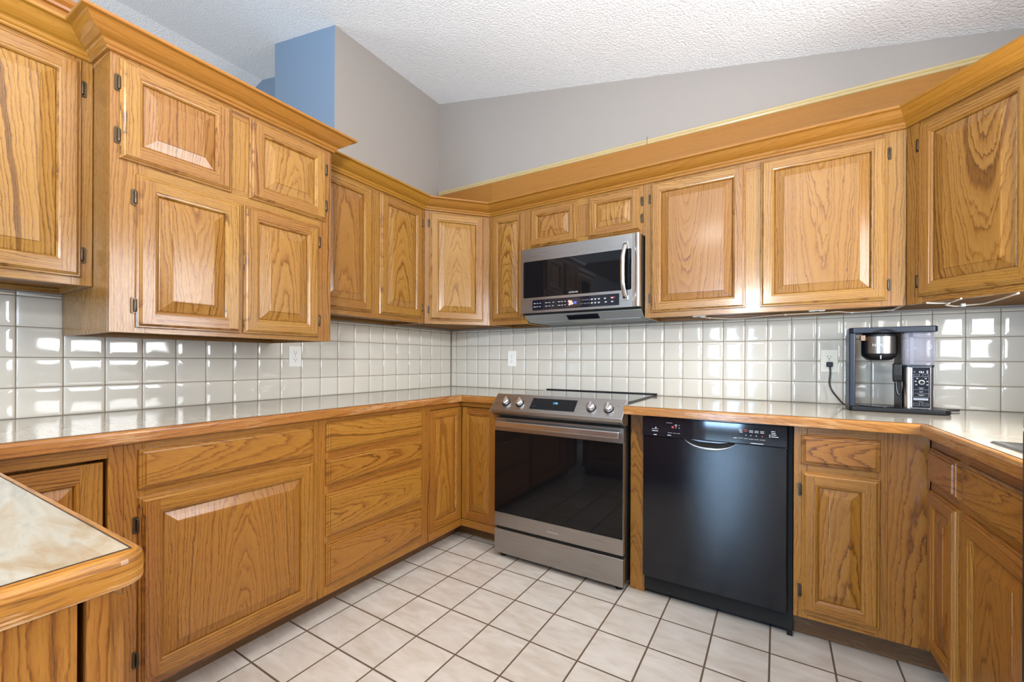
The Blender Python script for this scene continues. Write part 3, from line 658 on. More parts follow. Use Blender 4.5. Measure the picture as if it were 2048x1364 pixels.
# ------------------------------------------------------------------ counters
def wood_edge(parent, path, z0, zt=.9135, wd=.019, mats=OAKE, one=False):
    h = zt-z0; mb = MB()
    prof = [(0, -h), (wd-.003, -h), (wd-.0008, -h+.0008), (wd, -h+.003), (wd, -.010), (wd-.0012, -.0055), (wd-.0045, -.002), (wd-.010, -.0004), (.0016, 0), (0, 0)]
    sweep(mb, [(x, y, zt) for x, y in path], prof, kind='rift', cap=True, one=one)
    return mb.build('wood_edge', mats, parent)
def seam(parent, path):
    mb = MB(); sweep(mb, [(x, y, .9143) for x, y in path], [(-.0006, -.002), (.0010, -.002), (.0010, 0), (-.0006, 0)]); return mb.build('edge_seam', SEAM, parent)
def counters():
    t = thing('countertop', 'marble patterned counter with oak edge along the left wall and into the corner', 'countertop', (0, 0, 0))
    mb = MB(); prism(mb, [(.001, -3.4), (.621, -3.4), (.621, -.637), (.898, -.637), (.898, -.001), (.001, -.001)], .8745, .914); mb.build('laminate_top', MARBLE, t)
    p = [(.6212, -3.4), (.6212, -.6372), (.898, -.6372)]; wood_edge(t, p, .8745); seam(t, p)
    t = thing('countertop', 'marble patterned counter with oak edge over the dishwasher and round to the sink', 'countertop', (0, 0, 0))
    F = lambda y: 2.725+.042*(-.69-y)
    mb = MB(); zb = .8745
    prism(mb, [(1.6655, -.69), (2.725, -.69), (3.346, -.69), (3.346, -.001), (1.6655, -.001)], zb, .914)
    h0, h1, hx0, hx1 = -1.085, -1.84, .075, .46
    prism(mb, [(F(-.69), -.69), (F(h0), h0), (3.346, h0), (3.346, -.69)], zb, .914)
    prism(mb, [(F(h0), h0), (F(h1), h1), (F(h1)+hx0, h1), (F(h0)+hx0, h0)], zb, .914)
    prism(mb, [(F(h0)+hx1, h0), (F(h1)+hx1, h1), (3.346, h1), (3.346, h0)], zb, .914)
    prism(mb, [(F(h1), h1), (F(-2.06), -2.06), (3.346, -2.06), (3.346, h1)], zb, .914)
    mb.build('laminate_top', MARBLE, t)
    p = [(1.6655, -.6902), (2.7248, -.6902), (F(-2.06)-.0002, -2.06)]; wood_edge(t, p, .875); seam(t, p)
    # sink in its cut-out
    s = thing('sink', 'stainless drop-in sink rim at the right frame edge in the counter', 'sink', (0, 0, 0))
    o = [(F(-1.055)+.032, -1.055), (F(-1.87)+.032, -1.87), (F(-1.87)+.50, -1.87), (F(-1.055)+.50, -1.055)]
    def inset(d): return [(o[0][0]+d, o[0][1]-d), (o[1][0]+d, o[1][1]+d), (o[2][0]-d, o[2][1]+d), (o[3][0]-d, o[3][1]-d)]
    mb = MB(); lv = [(0, .9143), (.003, .9185), (.012, .920), (.032, .9185), (.050, .917), (.056, .912), (.066, .78), (.10, .755)]
    ks = [mb.add([(x, y, z) for x, y in inset(d)]) for d, z in lv]
    for a, b in zip(ks, ks[1:]):
        for i in range(4): mb.face([a[i], a[(i+1) % 4], b[(i+1) % 4], b[i]], None, (0, 0), 0)
    mb.face(ks[-1]); mb.build('basin', SINKM, s, bevel=.003)
    mb = MB(); cx, cy = (o[0][0]+o[2][0])/2, -1.46; lathe(mb, (cx, cy, .7555), [(.045, 0), (.04, .004), (.02, .002)], 20); mb.build('drain', CHROME, s)
    # peninsula top
    t = thing('countertop', 'marble patterned peninsula top with worn oak edge in the near left corner', 'countertop', (0, 0, 0))
    c0, c1, c2 = (1.698, -3.4), (1.661, -2.529), (.66, -2.560)
    mb = MB(); prism(mb, [(.66, -3.4), c0, c1, c2], .878, .914); mb.build('laminate_top', MARBLE, t)
    o = [(c0[0]+.0002, c0[1]), (c1[0]+.0002, c1[1]+.0002), (c2[0], c2[1]+.0002)]; seam(t, o)
    # rounded outer corner; on the far side the laminate laps over most of the wood
    q = [o[0], (o[1][0]+.0004, o[1][1]-.0155)]
    for k in range(1, 11):
        a = k/10*(HALF+.031); q.append((o[1][0]-.010+.0102*math.cos(a), o[1][1]-.0155+.0102*math.sin(a)))
    q += [(o[2][0], o[2][1]-.0053)]; wood_edge(t, q, .878, wd=.019, mats=OAKEW, one=True)
OAKEW = oak('oak_peninsula_edge', srgb(196, 130, 60), srgb(176, 108, 44), srgb(128, 74, 34), worn=1., rough=.35)
counters()

# ------------------------------------------------------------------ range
def dashes(mb, x0, x1, z, y, h=.0025, n=1, gap=.3, mat=0):
    w = (x1-x0)/n
    for i in range(n): box(mb, x0+i*w, x0+(i+1)*w-w*gap*(n > 1), y-.0003, y, z-h/2, z+h/2, mat=mat)
def the_range():
    t = thing('range', 'stainless electric range with black glass oven door and four front knobs', 'stove', (.903, -.68, 0)); W = .756
    mb = MB(); box(mb, .004, W-.004, .032, .64, .035, .902); mb.build('body', DKGREY, t, bevel=.002)
    mb = MB(); box(mb, 0, W, .040, .652, .9035, .9175); mb.build('cooktop_frame', DKGREY, t, bevel=.003)
    mb = MB(); box(mb, .010, W-.010, .046, .640, .918, .924); mb.build('cooktop', COOKG, t, bevel=.0015)
    mb = MB(); prism(mb, roundrect(.645, .660, .9185, .9305, .005, 4), .0, W+.002, axis=0); mb.build('rear_trim', BLK, t)
    # sloped control panel
    T, B = Vector((0, .040, .936)), Vector((0, -.040, .853)); sl = B-T
    mb = MB(); pf = [(.046, .933), (.040, .936), (-.040, .853), (-.041, .848), (-.036, .834), (-.004, .816), (.05, .816), (.05, .903), (.046, .903)]
    prism(mb, pf, .001, W-.001, axis=0); mb.build('control_panel', STEEL, t, bevel=.0015)
    mb = MB(); pf2 = [(.041, .9375), (.036, .9335), (-.042, .852), (-.043, .846), (-.037, .831), (-.003, .813), (.05, .813), (.05, .934)]
    prism(mb, pf2, -.0035, .0005, axis=0); mb.build('panel_end_cap', STEELV, t); mb = MB(); prism(mb, pf2, W-.0005, W+.0035, axis=0); mb.build('panel_end_cap', STEELV, t)
    n = Vector((0, -sl.z, sl.y)).normalized()
    if n.y > 0: n = -n
    ex = Vector((1, 0, 0)); ez = -sl.normalized()
    def M(x, f): return Matrix((ex, -n, ez)).transposed().to_4x4(), Vector((x, 0, 0))+T+sl*f
    def onpanel(o, x, f):
        m, p = M(x, f); m.translation = p; o.matrix_local = m; return o
    mb = MB(); box(mb, -.131, .131, -.0012, 0, -.037, .037); d = onpanel(mb.build('display_glass', BGLASS, t), .373, .50)
    text_obj('clock_digits', '1:56', .017, CYAN, d, (.012, -.0014, .004))
    mb = MB(); dashes(mb, -.115, -.095, -.018, -.0012, .0014, 1); mb.build('printed_marks', plain('dim_print', srgb(70, 74, 84), .6), d)
    for x in (.080, .170, .589, .680):
        e = bpy.data.objects.new('knob', None); mb = MB()
        lathe(mb, (0, 0, 0), [(.025, 0), (.025, -.004)], 28, axis=1, mat=1)
        lathe(mb, (0, 0, 0), [(.0225, -.004), (.0225, -.017), (.0205, -.022), (.014, -.0245), (.004, -.025)], 28, axis=1)
        prism(mb, [(-.009, -.015), (-.0055, -.031), (.0055, -.031), (.009, -.015)], -.0215, .0215, axis=2, mat=0)
        bpy.data.objects.remove(e); onpanel(mb.build('knob', [CHROME, BLK], t, bevel=.0015), x, .54)
    mb = MB(); lathe(mb, (0, 0, 0), [(.0022, 0), (.0022, -.0006)], 10, axis=1); onpanel(mb.build('lock_mark', BLK, t), .722, .35)
    # oven door
    mb = MB(); box(mb, .002, W-.002, 0, .030, .727, .803); box(mb, .002, W-.002, 0, .030, .182, .261); box(mb, .002, W-.002, .004, .030, .261, .727); box(mb, W-.006, W-.002, 0, .004, .261, .727)
    dr = mb.build('oven_door', STEEL, t, bevel=.0012, seg=1)
    mb = MB(); box(mb, .0025, W-.0065, -.0006, .0035, .2612, .7268); mb.build('oven_window', BGLASS, dr)
    mb = MB(); box(mb, .036, W-.010, -.052, -.038, .758, .790); hn = mb.build('handle', STEELV, dr, bevel=.004, seg=3)
    mb = MB(); box(mb, .040, .062, -.0385, .0005, .765, .783); mb.build('handle_post', STEEL, dr, bevel=.002); mb = MB(); box(mb, W-.036, W-.014, -.0385, .0005, .765, .783); mb.build('handle_post', STEEL, dr, bevel=.002)
    text_obj('lettering', 'SAMSUNG', .0125, LOGO, dr, (.372, -.0006, .210), sx=1.15, space=1.1)
    mb = MB()
    for k in range(9): box(mb, W-.0022, W-.0012, .008, .022, .735+k*.007, .739+k*.007)
    mb.build('side_vent', DARK, dr)
    mb = MB(); box(mb, .03, W-.03, .012, .031, .8035, .8125)
    for k in range(9): box(mb, .10+k*.065, .145+k*.065, .004, .012, .8045, .807)
    mb.build('vent_gap', DARK, t)
    mb = MB(); box(mb, .002, W-.002, -.001, .029, .030, .166); mb.build('storage_drawer', STEEL, t, bevel=.0012, seg=1)
    mb = MB(); box(mb, .01, W-.01, .008, .031, .167, .181); mb.build('drawer_gap', DARK, t)
    for x, y in ((.035, .05), (W-.035, .05), (.035, .58), (W-.035, .58)):
        mb = MB(); lathe(mb, (x, y, 0), [(.020, 0), (.020, .010), (.012, .013), (.010, .034)], 18); mb.build('foot', BLK, t)
the_range()

# ------------------------------------------------------------------ microwave
def microwave():
    t = thing('microwave', 'stainless over-the-range microwave hung under the short cabinet', 'microwave', (.906, -.40, 0)); W = .7495
    mb = MB(); pf = [(.031, 1.4255), (.034, 1.419), (.044, 1.418), (.105, 1.379), (.396, 1.379), (.396, 1.8265), (.031, 1.8265)]
    prism(mb, pf, .002, W-.002, axis=0); mb.build('body', BLK, t, bevel=.0015)
    # door slab with window opening and a rounded right edge
    mb = MB(); wx0, wx1, wz0, wz1 = .021, .704, 1.519, 1.7455
    def sl(x0, x1, z0, z1): box(mb, x0, x1, 0, .030, z0, z1)
    sl(0, .7105, wz1, 1.825); sl(0, .7105, 1.504, wz0); sl(0, wx0, wz0, wz1); sl(wx1, .7105, wz0, wz1)
    sl(0, .7105, 1.4255, 1.4385); sl(0, .086, 1.4385, 1.504); sl(.636, .7105, 1.4385, 1.504); box(mb, .02, .72, .006, .0295, 1.43, 1.82)
    d = mb.build('door', STEEL, t)
    mb = MB(); pr = [(.711, .0), (.722, -.001), (.732, -.006), (.740, -.007), (.746, -.003), (.748, .006), (.748, .030), (.711, .030)]
    prism(mb, pr, 1.4255, 1.825, axis=2); mb.build('edge_trim', STEELV, d, bevel=.002)
    mb = MB(); prism(mb, roundrect(wx0, wx1, wz0, wz1, .006), -.0008, .005, axis=1); mb.build('window', BGLASS, d)
    mb = MB()
    for a, b in zip(roundrect(wx0-.002, wx1+.002, wz0-.002, wz1+.002, .007), roundrect(wx0-.002, wx1+.002, wz0-.002, wz1+.002, .007)[1:]+roundrect(wx0-.002, wx1+.002, wz0-.002, wz1+.002, .007)[:1]):
        mx, mz = (wx0+wx1)/2, (wz0+wz1)/2
        def sh(p): return (p[0]+(.002 if p[0] < mx else -.002), p[1]+(.002 if p[1] < mz else -.002))
        a2, b2 = sh(a), sh(b); mb.poly([(a[0], -.0012, a[1]), (b[0], -.0012, b[1]), (b2[0], -.0012, b2[1]), (a2[0], -.0012, a2[1])])
        mb.poly([(a[0], -.0012, a[1]), (b[0], -.0012, b[1]), (b[0], .001, b[1]), (a[0], .001, a[1])])
    mb.build('window_rim', STEELV, d)
    text_obj('lettering', 'SAMSUNG', .0125, LOGO, d, (.361, -.0010, 1.529), sx=1.0, space=1.05)
    # bowed bar handle
    mb = MB(); pts = []
    for k in range(15):
        u = k/14; z = 1.470+u*.306; bow = math.sin(PI*u)
        pts.append((.672-.006*bow, -.010-.034*min(1, bow*1.35), z))
    ks = []
    for (x, y, z) in pts: ks.append(mb.add([(x-.013, y+.004, z), (x-.010, y-.004, z), (x, y-.007, z), (x+.010, y-.004, z), (x+.013, y+.004, z), (x, y+.007, z)]))
    for a, b in zip(ks, ks[1:]):
        for i in range(6): mb.face([a[i], a[(i+1) % 6], b[(i+1) % 6], b[i]], None, (0, 0), 0, True)
    mb.face(ks[0][::-1]); mb.face(ks[-1])
    box(mb, .660, .684, -.012, .0005, 1.465, 1.485); box(mb, .660, .684, -.012, .0005, 1.762, 1.782)
    mb.build('handle', STEELV, d)
    # touch panel
    mb = MB(); prism(mb, roundrect(.087, .635, 1.4395, 1.503, .004), -.0008, .006, axis=1); p = mb.build('touch_panel', BLKG, t)
    mb = MB(); y = -.0009
    for z, xs in ((1.482, (.095, .118, .137, .176, .199, .226, .262, .284, .303)), (1.461, (.095, .116, .134, .176, .199, .222, .262, .284, .303))):
        for i, x in enumerate(xs): dashes(mb, x, x+(.010 if i % 3 else .016), z, y, .0022)
    for z, xs in ((1.482, (.470, .490, .512, .548, .590)), (1.461, (.470, .490, .512, .553, .590))):
        for x in xs: dashes(mb, x, x+.013, z+.0015, y, .0022); dashes(mb, x+.002, x+.011, z-.0025, y, .0018)
    mb.build('printed_marks', WHITEINK, p)
    for row, z in (('12345', 1.479), ('67890', 1.458)):
        for i, ch in enumerate(row): text_obj('key_digit', ch, .0085, WHITEINK, p, (.4095+i*.0125, y, z), depth=.0002)
    mb = MB(); box(mb, .585, .612, y-.0002, y, 1.481, 1.4885); mb.build('stop_key', plain('stop_key_red', srgb(120, 26, 24), .5), p)
    mb = MB(); box(mb, .324, .404, y-.0001, y, 1.4485, 1.493); ds = mb.build('display', plain('display_window', (.03, .022, .02, 1), .1), p)
    mb = MB()
    for i, (x, z, r) in enumerate(((.335, 1.480, .008), (.347, 1.476, .009), (.343, 1.468, .010), (.355, 1.466, .007), (.337, 1.462, .007))): lathe(mb, (x, y-.0002-.0001*i, z), [(r, 0), (r*.9, -.0001)], 14, axis=1)
    mb.build('display_graphic', plain('display_graphic_pink', srgb(214, 170, 150), .5), ds)
    mb = MB(); box(mb, .364, .382, y-.0004, y-.0001, 1.463, 1.478); mb.build('display_icon', BLUEINK, ds)
    # underside: a sloped front lip and a flat bottom, two filters, a lamp
    sl = (1.379-1.418)/(.105-.044)
    def under(x0, x1, y0, y1, off, th): return [(y0, 1.418+sl*(y0-.044)-off), (y1, 1.418+sl*(y1-.044)-off), (y1, 1.418+sl*(y1-.044)-off-th), (y0, 1.418+sl*(y0-.044)-off-th)]
    mb = MB(); prism(mb, under(0, 0, .047, .103, .0006, .002), .004, W-.004, axis=0); box(mb, .004, W-.004, .1065, .39, 1.3765, 1.3785); mb.build('bottom_plate', VENT, t)
    for x0, x1 in ((.035, .255), (.51, .725)):
        mb = MB(); box(mb, x0, x1, .112, .34, 1.3735, 1.3762)
        for k in range(9): box(mb, x0+.012, x1-.012, .125+k*.023, .136+k*.023, 1.3725, 1.374)
        mb.build('vent_filter', VENT, t)
    mb = MB(); prism(mb, under(0, 0, .058, .094, .0028, .003), .29, .49, axis=0); mb.build('cooktop_light', BLKG, t)
microwave()

# ------------------------------------------------------------------ dishwasher
def dishwasher():
    t = thing('dishwasher', 'black dishwasher with curved handle pocket under the counter', 'dishwasher', (1.743, -.665, 0)); W = .579
    mb = MB(); box(mb, .0, .599, .045, .62, .03, .870); mb.build('body', DARK, t)
    mb = MB(); box(mb, 0, W, .012, .040, .106, .7785); d = mb.build('door', BLKSAT, t, bevel=.003)
    mb = MB(); box(mb, -.0005, W+.0005, .0, .042, .779, .8665); p = mb.build('control_panel', BLKG, t, bevel=.003)
    mb = MB(); box(mb, .016, W, .004, .042, .867, .8715); mb.build('top_strip', BLKSAT, t)
    # crescent handle pocket below the panel
    mb = MB(); x0, x1, zt, dp = .184, .396, .7785, .045; n = 22; outer = []; inner = []
    for k in range(n+1):
        u = -1+2*k/n; x = (x0+x1)/2+u*(x1-x0)/2; outer.append((x, zt-dp*(1-u*u)**.75)); inner.append((x, zt-max(0, (dp-.014*(1-abs(u))**.5))*(1-u*u)**.85))
    for k in range(n):
        a, b, c, e = outer[k], outer[k+1], inner[k+1], inner[k]
        mb.poly([(a[0], .006, a[1]), (b[0], .006, b[1]), (c[0], .0045, c[1]), (e[0], .0045, e[1])], smooth=True); mb.poly([(a[0], .006, a[1]), (b[0], .006, b[1]), (b[0], .0125, b[1]), (a[0], .0125, a[1])])
        mb.poly([(e[0], .0045, e[1]), (c[0], .0045, c[1]), (c[0], .0125, c[1]), (e[0], .0125, e[1])])
    mb.build('handle', plain('handle_silver', srgb(150, 152, 156), .3, .8), d, weld=True)
    mb = MB()
    for k in range(n): mb.poly([(inner[k][0], .0114, inner[k][1]), (inner[k+1][0], .0114, inner[k+1][1]), (inner[k+1][0], .0114, zt), (inner[k][0], .0114, zt)])
    mb.build('handle_recess', DARK, d)
    mb = MB(); prism(mb, [(.215, .7785), (.29, .7765), (.365, .7775), (.33, .771), (.25, .771)], .0035, .0115, axis=1); mb.build('handle_grip', plain('grip_grey', srgb(120, 122, 128), .35, .6), d)
    # printed legends
    y = -.0003; mb = MB(); lathe(mb, (.062, y+.0003, .818), [(.003, 0), (.003, -.0004)], 12, axis=1)
    for x0, x1, z, h in ((.044, .074, .812, .0012), (.044, .072, .803, .0022), (.052, .066, .785, .003), (.109, .135, .8445, .0012), (.146, .156, .838, .002), (.146, .156, .832, .002), (.162, .168, .836, .001),
                         (.115, .135, .799, .001), (.139, .152, .799, .001), (.156, .169, .799, .001), (.114, .130, .788, .0028), (.405, .418, .841, .002), (.405, .418, .835, .002), (.408, .419, .829, .002),
                         (.444, .458, .838, .002), (.444, .458, .832, .002), (.464, .478, .838, .002), (.464, .478, .832, .002), (.484, .498, .838, .002), (.484, .498, .832, .002),
                         (.402, .420, .804, .001), (.424, .440, .803, .001), (.443, .460, .803, .001), (.463, .480, .803, .001), (.484, .502, .803, .001), (.449, .496, .786, .0022),
                         (.523, .537, .842, .0022), (.523, .539, .835, .0022), (.523, .541, .828, .0022), (.523, .548, .820, .0022), (.385, .398, .803, .0022)):
        dashes(mb, x0, x1, z, y+.0003, h)
    for x in (.151, .165, .432, .450, .470): lathe(mb, (x, y+.0003, .824 if x < .2 else .818), [(.0018, 0), (.0018, -.0004)], 10, axis=1)
    for z in (.826, .819): lathe(mb, (.518, y+.0003, z), [(.0022, 0), (.0022, -.0004)], 10, axis=1)
    mb.build('printed_marks', WHITEINK, p)
    mb = MB(); lathe(mb, (.137, y+.0003, .826), [(.0055, 0), (.0055, -.0006)], 16, axis=1); dashes(mb, .424, .438, .841, y+.0003, .002); dashes(mb, .424, .438, .835, y+.0003, .002); lathe(mb, (.491, y+.0003, .818), [(.0024, 0), (.0024, -.0005)], 10, axis=1)
    mb.build('red_marks', REDINK, p)
    mb = MB(); box(mb, -.003, .600, .078, .086, .002, .095); box(mb, .580, .600, .046, .0775, .002, .11); mb.build('kick_plate', BLKSAT, t)
dishwasher()

# ------------------------------------------------------------------ coffee maker
def coffee_maker():
    t = thing('coffee_maker', 'black and steel coffee maker on the counter in the right corner', 'coffee maker', (2.70, -.30, .9142))
    X = lambda v: v-2.70; Z = lambda v: v-.9142
    base = [(X(2.556), .11), (X(2.556), -.020), (X(2.566), -.030), (X(2.86), -.040), (X(2.876), -.030), (X(2.884), -.010), (X(2.884), .11), (X(2.85), .16), (X(2.58), .16)]
    mb = MB(); prism(mb, base, 0, .020); mb.build('base', BLK, t, bevel=.005, seg=3)
    mb = MB(); lathe(mb, (X(2.662), .05, .0203), [(.066, 0), (.064, .003), (.056, .003), (.054, .0015)], 28); mb.build('drip_tray', BLKG, t)
    mb = MB(); prism(mb, roundrect(X(2.557), X(2.580), -.012, .055, .006, 3), .0203, .3405); box(mb, X(2.559), X(2.576), .0555, .13, .0203, .3400); mb.build('column', NAVY, t, bevel=.001)
    mb = MB(); prism(mb, [(X(2.557), .005), (X(2.571), -.014), (X(2.835), -.014), (X(2.8455), -.004), (X(2.8455), .15), (X(2.565), .15)], .3410, .366); mb.build('lid', NAVY, t, bevel=.004, seg=3)
    mb = MB()
    pts = [(X(2.640)+.075*(k/14), -.0165, .3425+.0105*math.sin(PI*k/14)) for k in range(15)]; tube(mb, pts, .004, 8); mb.build('lid_tab', BLK, t)
    # brew basket
    c = (X(2.668), .050, 0); mb = MB(); lathe(mb, c, [(.057, .3405), (.062, .333), (.062, .255), (.060, .242), (.045, .226), (.03, .222)], 36); bk = mb.build('brew_basket', BLK, t)
    mb = MB(); n = 30; r = .0634
    def arc(z, rr=r): return mb.add([(c[0]+rr*math.cos(a), c[1]+rr*math.sin(a), z) for a in [math.radians(195+150*k/n) for k in range(n+1)]])
    for ka, kb, sm in ((arc(.252), arc(.326), True), (arc(.252), arc(.252, .0618), False), (arc(.326), arc(.326, .0618), False)):
        for k in range(n): mb.face([ka[k], ka[k+1], kb[k+1], kb[k]], None, (0, 0), 0, sm)
    mb.build('steel_band', STEELD, bk)
    # lettering bent round the band
    for i, ch in enumerate('NINJA'):
        a = math.radians(-90+(i-2)*9.5-4); r = .0636
        text_obj('letter', ch, .017, LOGO, bk, (c[0]+r*math.cos(a), c[1]+r*math.sin(a), .283), (PI/2, 0, a+PI/2), depth=.0003)
    mb = MB(); box(mb, X(2.6625), X(2.6665), -.0135, -.0105, .228, .244); mb.build('drip_lever', VENT, bk)
    mb = MB(); box(mb, X(2.598), X(2.614), -.006, .03, .308, .332); mb.build('latch', plain('tan_latch', srgb(128, 104, 82), .4), t, bevel=.002)
    mb = MB(); box(mb, X(2.735), X(2.74), .02, .14, .0203, .3405); mb.build('back_spine', BLK, t)
    # right tower
    mb = MB(); prism(mb, roundrect(X(2.742), X(2.838), .002, .15, .018, 5), .0205, .193); tw = mb.build('tower', STEELZ, t)
    mb = MB(); prism(mb, roundrect(X(2.7405), X(2.8395), .0, .151, .018, 5), .1935, .203); mb.build('tower_collar', NAVY, t)
    mb = MB(); prism(mb, roundrect(X(2.7665), X(2.8235), .0225, .1945, .003), -.0035, .0015, axis=1); cp = mb.build('control_panel', BLKG, t)
    mb = MB(); x0, x1, z0, z1 = X(2.7665), X(2.8235), .0225, .1945; y = -.0037
    for a, b, c2, d2 in ((x0, x1, z0, z0+.0012), (x0, x1, z1-.0012, z1), (x0, x0+.0012, z0, z1), (x1-.0012, x1, z0, z1)): box(mb, a, b, y-.0003, y+.0002, c2, d2)
    mb.build('panel_outline', GREYINK, cp)
    mb = MB(); m = (x0+x1)/2
    def outl(a0, a1, b0, b1, h=.0007):
        for q in ((a0, a1, b0, b0+h), (a0, a1, b1-h, b1), (a0, a0+h, b0, b1), (a1-h, a1, b0, b1)): box(mb, q[0], q[1], y-.0003, y+.0001, q[2], q[3])
    outl(m-.024, m-.005, .157, .165); outl(m+.004, m+.023, .157, .165); outl(m-.024, m-.004, .034, .043); outl(m+.002, m+.022, .034, .043); outl(m-.025, m+.024, .069, .154)
    for xx, zz in ((m-.015, .147), (m+.011, .147), (m-.020, .135), (m+.016, .135), (m-.018, .121), (m+.016, .121)): dashes(mb, xx, xx+.006, zz, y+.0001, .004)
    for zz, ww in ((.1075, .016), (.104, .011), (.093, .012), (.090, .009), (.0785, .020), (.0755, .012), (.049, .014)): dashes(mb, m-ww/2, m+ww/2, zz, y+.0001, .0014)
    for zz in (.100, .0845): dashes(mb, m-.025, m+.024, zz, y+.0001, .0006)
    dashes(mb, m-.024, m-.018, .172, y+.0001, .0012); dashes(mb, m-.024, m-.018, .1765, y+.0001, .0012)
    for zz in (.171, .178): lathe(mb, (m+.019, y, zz), [(.003, 0), (.003, -.0003)], 12, axis=1)
    dashes(mb, m-.024, m+.022, .0605, y+.0001, .009)
    mb.build('printed_marks', GREYINK, cp)
    text_obj('clock_digits', '12:1', .0105, LEDW, cp, (m+.001, y, .170), depth=.0003)
    mb = MB(); lathe(mb, (m+.001, y, .131), [(.0105, 0), (.0105, -.004), (.008, -.0045)], 22, axis=1, mat=0); lathe(mb, (m+.001, y-.0046, .131), [(.0065, 0), (.0065, -.002)], 18, axis=1, mat=1); mb.build('dial', [CHROME, BLK], cp)
    # water tank
    mb = MB(); o = roundrect(X(2.7415), X(2.8395), .0005, .150, .014, 5); i2 = roundrect(X(2.7435), X(2.8375), .0025, .148, .012, 5); n = len(o)
    lo, hi, li, hh = mb.add([(a, b, .2035) for a, b in o]), mb.add([(a, b, .3405) for a, b in o]), mb.add([(a, b, .2055) for a, b in i2]), mb.add([(a, b, .3405) for a, b in i2])
    for k in range(n):
        j = (k+1) % n
        for q in ([lo[k], lo[j], hi[j], hi[k]], [li[j], li[k], hh[k], hh[j]], [hi[k], hi[j], hh[j], hh[k]]): mb.face(q, None, (0, 0), 0, True)
    mb.face(lo[::-1]); mb.face(li); tk = mb.build('water_tank', CLEAR, t)
    mb = MB()
    for side in (X(2.7418), X(2.822)):
        for k in range(17): box(mb, side+.002, side+.016, -.0006, .0004, .215+k*.0075, .2165+k*.0075)
    mb.build('tank_ridge', CLEAR, tk)
    mb = MB(); box(mb, X(2.783), X(2.797), .120, .130, .206, .340); box(mb, X(2.780), X(2.800), .05, .13, .325, .340); mb.build('tank_pipe', VENT, tk)
    mb = MB(); box(mb, X(2.7425), X(2.838), .1515, .158, .0205, .2); mb.build('tower_back', BLK, t)
    # frother arm on the tower's left side
    mb = MB(); prism(mb, [(.0, .212), (.014, .205), (.018, .150), (.006, .130), (-.006, .135), (-.010, .16), (-.010, .205)], X(2.706), X(2.7345), axis=0)
    mb.build('frother_housing', BLK, t, bevel=.004, seg=3)
    mb = MB(); tube(mb, spline([(X(2.716), .004, .135), (X(2.717), .0, .105), (X(2.722), -.002, .080), (X(2.728), -.002, .077), (X(2.7335), .0, .10), (X(2.735), .003, .132)]), .0042, 8); mb.build('frother_loop', BLKG, t)
    # cord and plug to the wall socket
    mb = MB(); tube(mb, spline([(X(2.512), .272, Z(1.106)), (X(2.513), .262, Z(1.07)), (X(2.510), .264, Z(1.02)), (X(2.520), .262, Z(.985)), (X(2.538), .235, Z(.955)), (X(2.556), .185, Z(.928)), (X(2.572), .150, Z(.923))], 8), .0038, 8)
    cd = mb.build('power_cord', WIRE, t)
    mb = MB(); box(mb, X(2.498), X(2.524), .264, .2885, Z(1.104), Z(1.128)); mb.build('plug', BLK, cd, bevel=.004, seg=3)
    mb = MB(); tube(mb, spline([(X(2.80), .155, .008), (X(2.87), .170, .006), (X(2.93), .16, .006), (X(2.955), .18, .006)]), .004, 8); mb.build('spare_cord', WIRE, cd)
coffee_maker()

# ------------------------------------------------------------------ outlets, wiring
def outlet(label, loc, rz, group=None, mat=IVORY):
    t = thing('power_outlet', label, 'outlet', loc, rz)
    mb = MB(); prism(mb, roundrect(-.035, .035, -.0575, .0575, .004, 3), -.005, .0, axis=1); mb.build('cover_plate', mat, t, bevel=.0018, seg=2)
    for z in (.0195, -.0195):
        mb = MB(); pl = [(.0165*max(-.82, min(.82, math.cos(a)))/.82*.82+0, z+.0165*math.sin(a)) for a in [2*PI*k/28 for k in range(28)]]
        prism(mb, pl, -.0062, -.0052, axis=1); rc = mb.build('receptacle', mat, t)
        mb = MB(); box(mb, -.0075, -.0055, -.0066, -.0063, z-.001, z+.008); box(mb, .0055, .0075, -.0066, -.0063, z-.0, z+.007)
        lathe(mb, (0, -.0063, z-.0075), [(.0026, 0), (.0026, -.0003)], 10, axis=1); mb.build('slot', DARK, rc)
    mb = MB(); lathe(mb, (0, -.0052, 0), [(.0025, 0), (.002, -.001)], 10, axis=1); mb.build('screw', VENT, t)
    return t
outlet('ivory wall outlet with a black plug in its lower socket, beside the coffee maker', (2.5115, -.0005, 1.133), 0)
outlet('white wall outlet on the back wall tile left of the range', (.595, -.0005, 1.1425), 0, mat=WHITEPL)
outlet('white wall outlet on the left wall tile under the deep cabinet', (.0005, -1.340, 1.147), HALF, mat=WHITEPL)
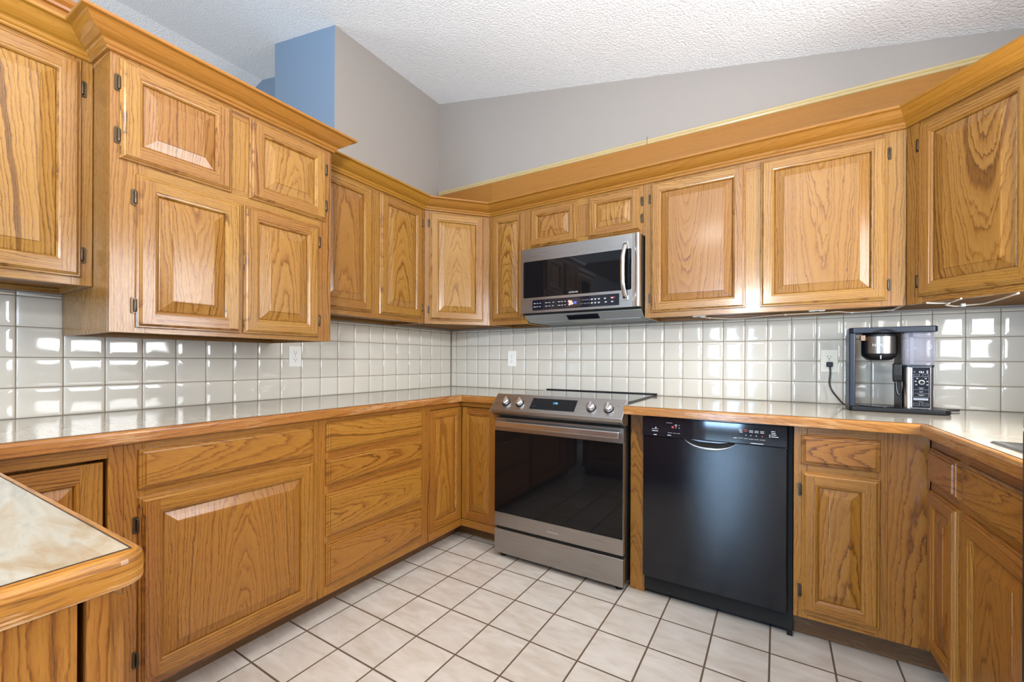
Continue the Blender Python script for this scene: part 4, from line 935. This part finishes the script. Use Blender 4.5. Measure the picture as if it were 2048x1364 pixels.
def wiring():
    z = 1.3665
    t = thing('lighting_cable', 'thin white cable clipped along the underside of the wide wall cabinet', 'cable', (0, 0, 0))
    p = [(1.935, -.24, z), (1.972, -.165, z), (2.04, -.08, z), (2.111, -.045, z), (2.219, -.119, z), (2.32, -.161, z), (2.421, -.168, z), (2.482, -.170, z), (2.529, -.185, z), (2.59, -.115, z), (2.678, -.13, z), (2.735, -.15, z)]
    mb = MB(); tube(mb, spline(p, 6), .0028, 7); cb = mb.build('cable', CABLEM, t)
    for x, y in ((1.972, -.165), (2.32, -.161), (2.59, -.115)):
        mb = MB(); box(mb, x-.005, x+.005, y-.008, y+.008, z-.004, 1.3688); mb.build('clip', WHITEPL, t, bevel=.0015)
    t = thing('lighting_cable', 'white looped cable hanging under the angled right corner cabinet', 'cable', (0, 0, 0)); z = 1.3652
    p = [(2.79, -.40, z), (2.83, -.37, z), (2.858, -.37, z), (2.865, -.44, z), (2.862, -.50, z)]
    q = [(2.862, -.372, z-.003), (2.858, -.345, z-.006), (2.885, -.30, z-.006), (2.907, -.27, z-.006), (2.927, -.275, z-.005), (2.97, -.309, z-.004), (2.975, -.40, z-.004), (2.975, -.479, z-.004), (2.972, -.60, z-.003)]
    mb = MB(); tube(mb, spline(p, 6), .0030, 7); tube(mb, spline(q, 6), .0032, 7); mb.build('cable', CABLEM, t)
    mb = MB(); box(mb, 2.918, 2.932, -.284, -.268, z-.010, 1.3685); mb.build('clip', WHITEPL, t, bevel=.002)
    for x, y, lb in ((1.93, -.255, 'small white light fitting under the wide cabinet, next to the microwave'), (2.443, -.258, 'small white light fitting under the wide cabinet, above the plugged outlet')):
        t = thing('cabinet_light', lb, 'light fitting', (x, y, 1.3868)); mb = MB()
        prism(mb, roundrect(-.032, .032, -.018, .018, .008, 4), -.0205, -.0005); mb.build('housing', WHITEPL, t, bevel=.003)
        mb = MB(); lathe(mb, (0, 0, -.0208), [(.010, 0), (.008, -.002)], 16); mb.build('lens', BLKG, t)
wiring()

# dark upright thing sliced by the right frame edge
def dark_bin():
    t = thing('waste_bin', 'dark grey upright bin sliced by the right frame edge before the sink cabinet', 'bin', (2.712, -1.615, 0))
    mb = MB(); prism(mb, roundrect(-.026, .026, -.12, .12, .006, 4), .002, 1.0); mb.build('body', DKGREY, t, bevel=.004)
    mb = MB(); prism(mb, roundrect(-.026, .026, -.12, .12, .006, 4), 1.0005, 1.03); mb.build('lid', STEEL, t, bevel=.006)
dark_bin()
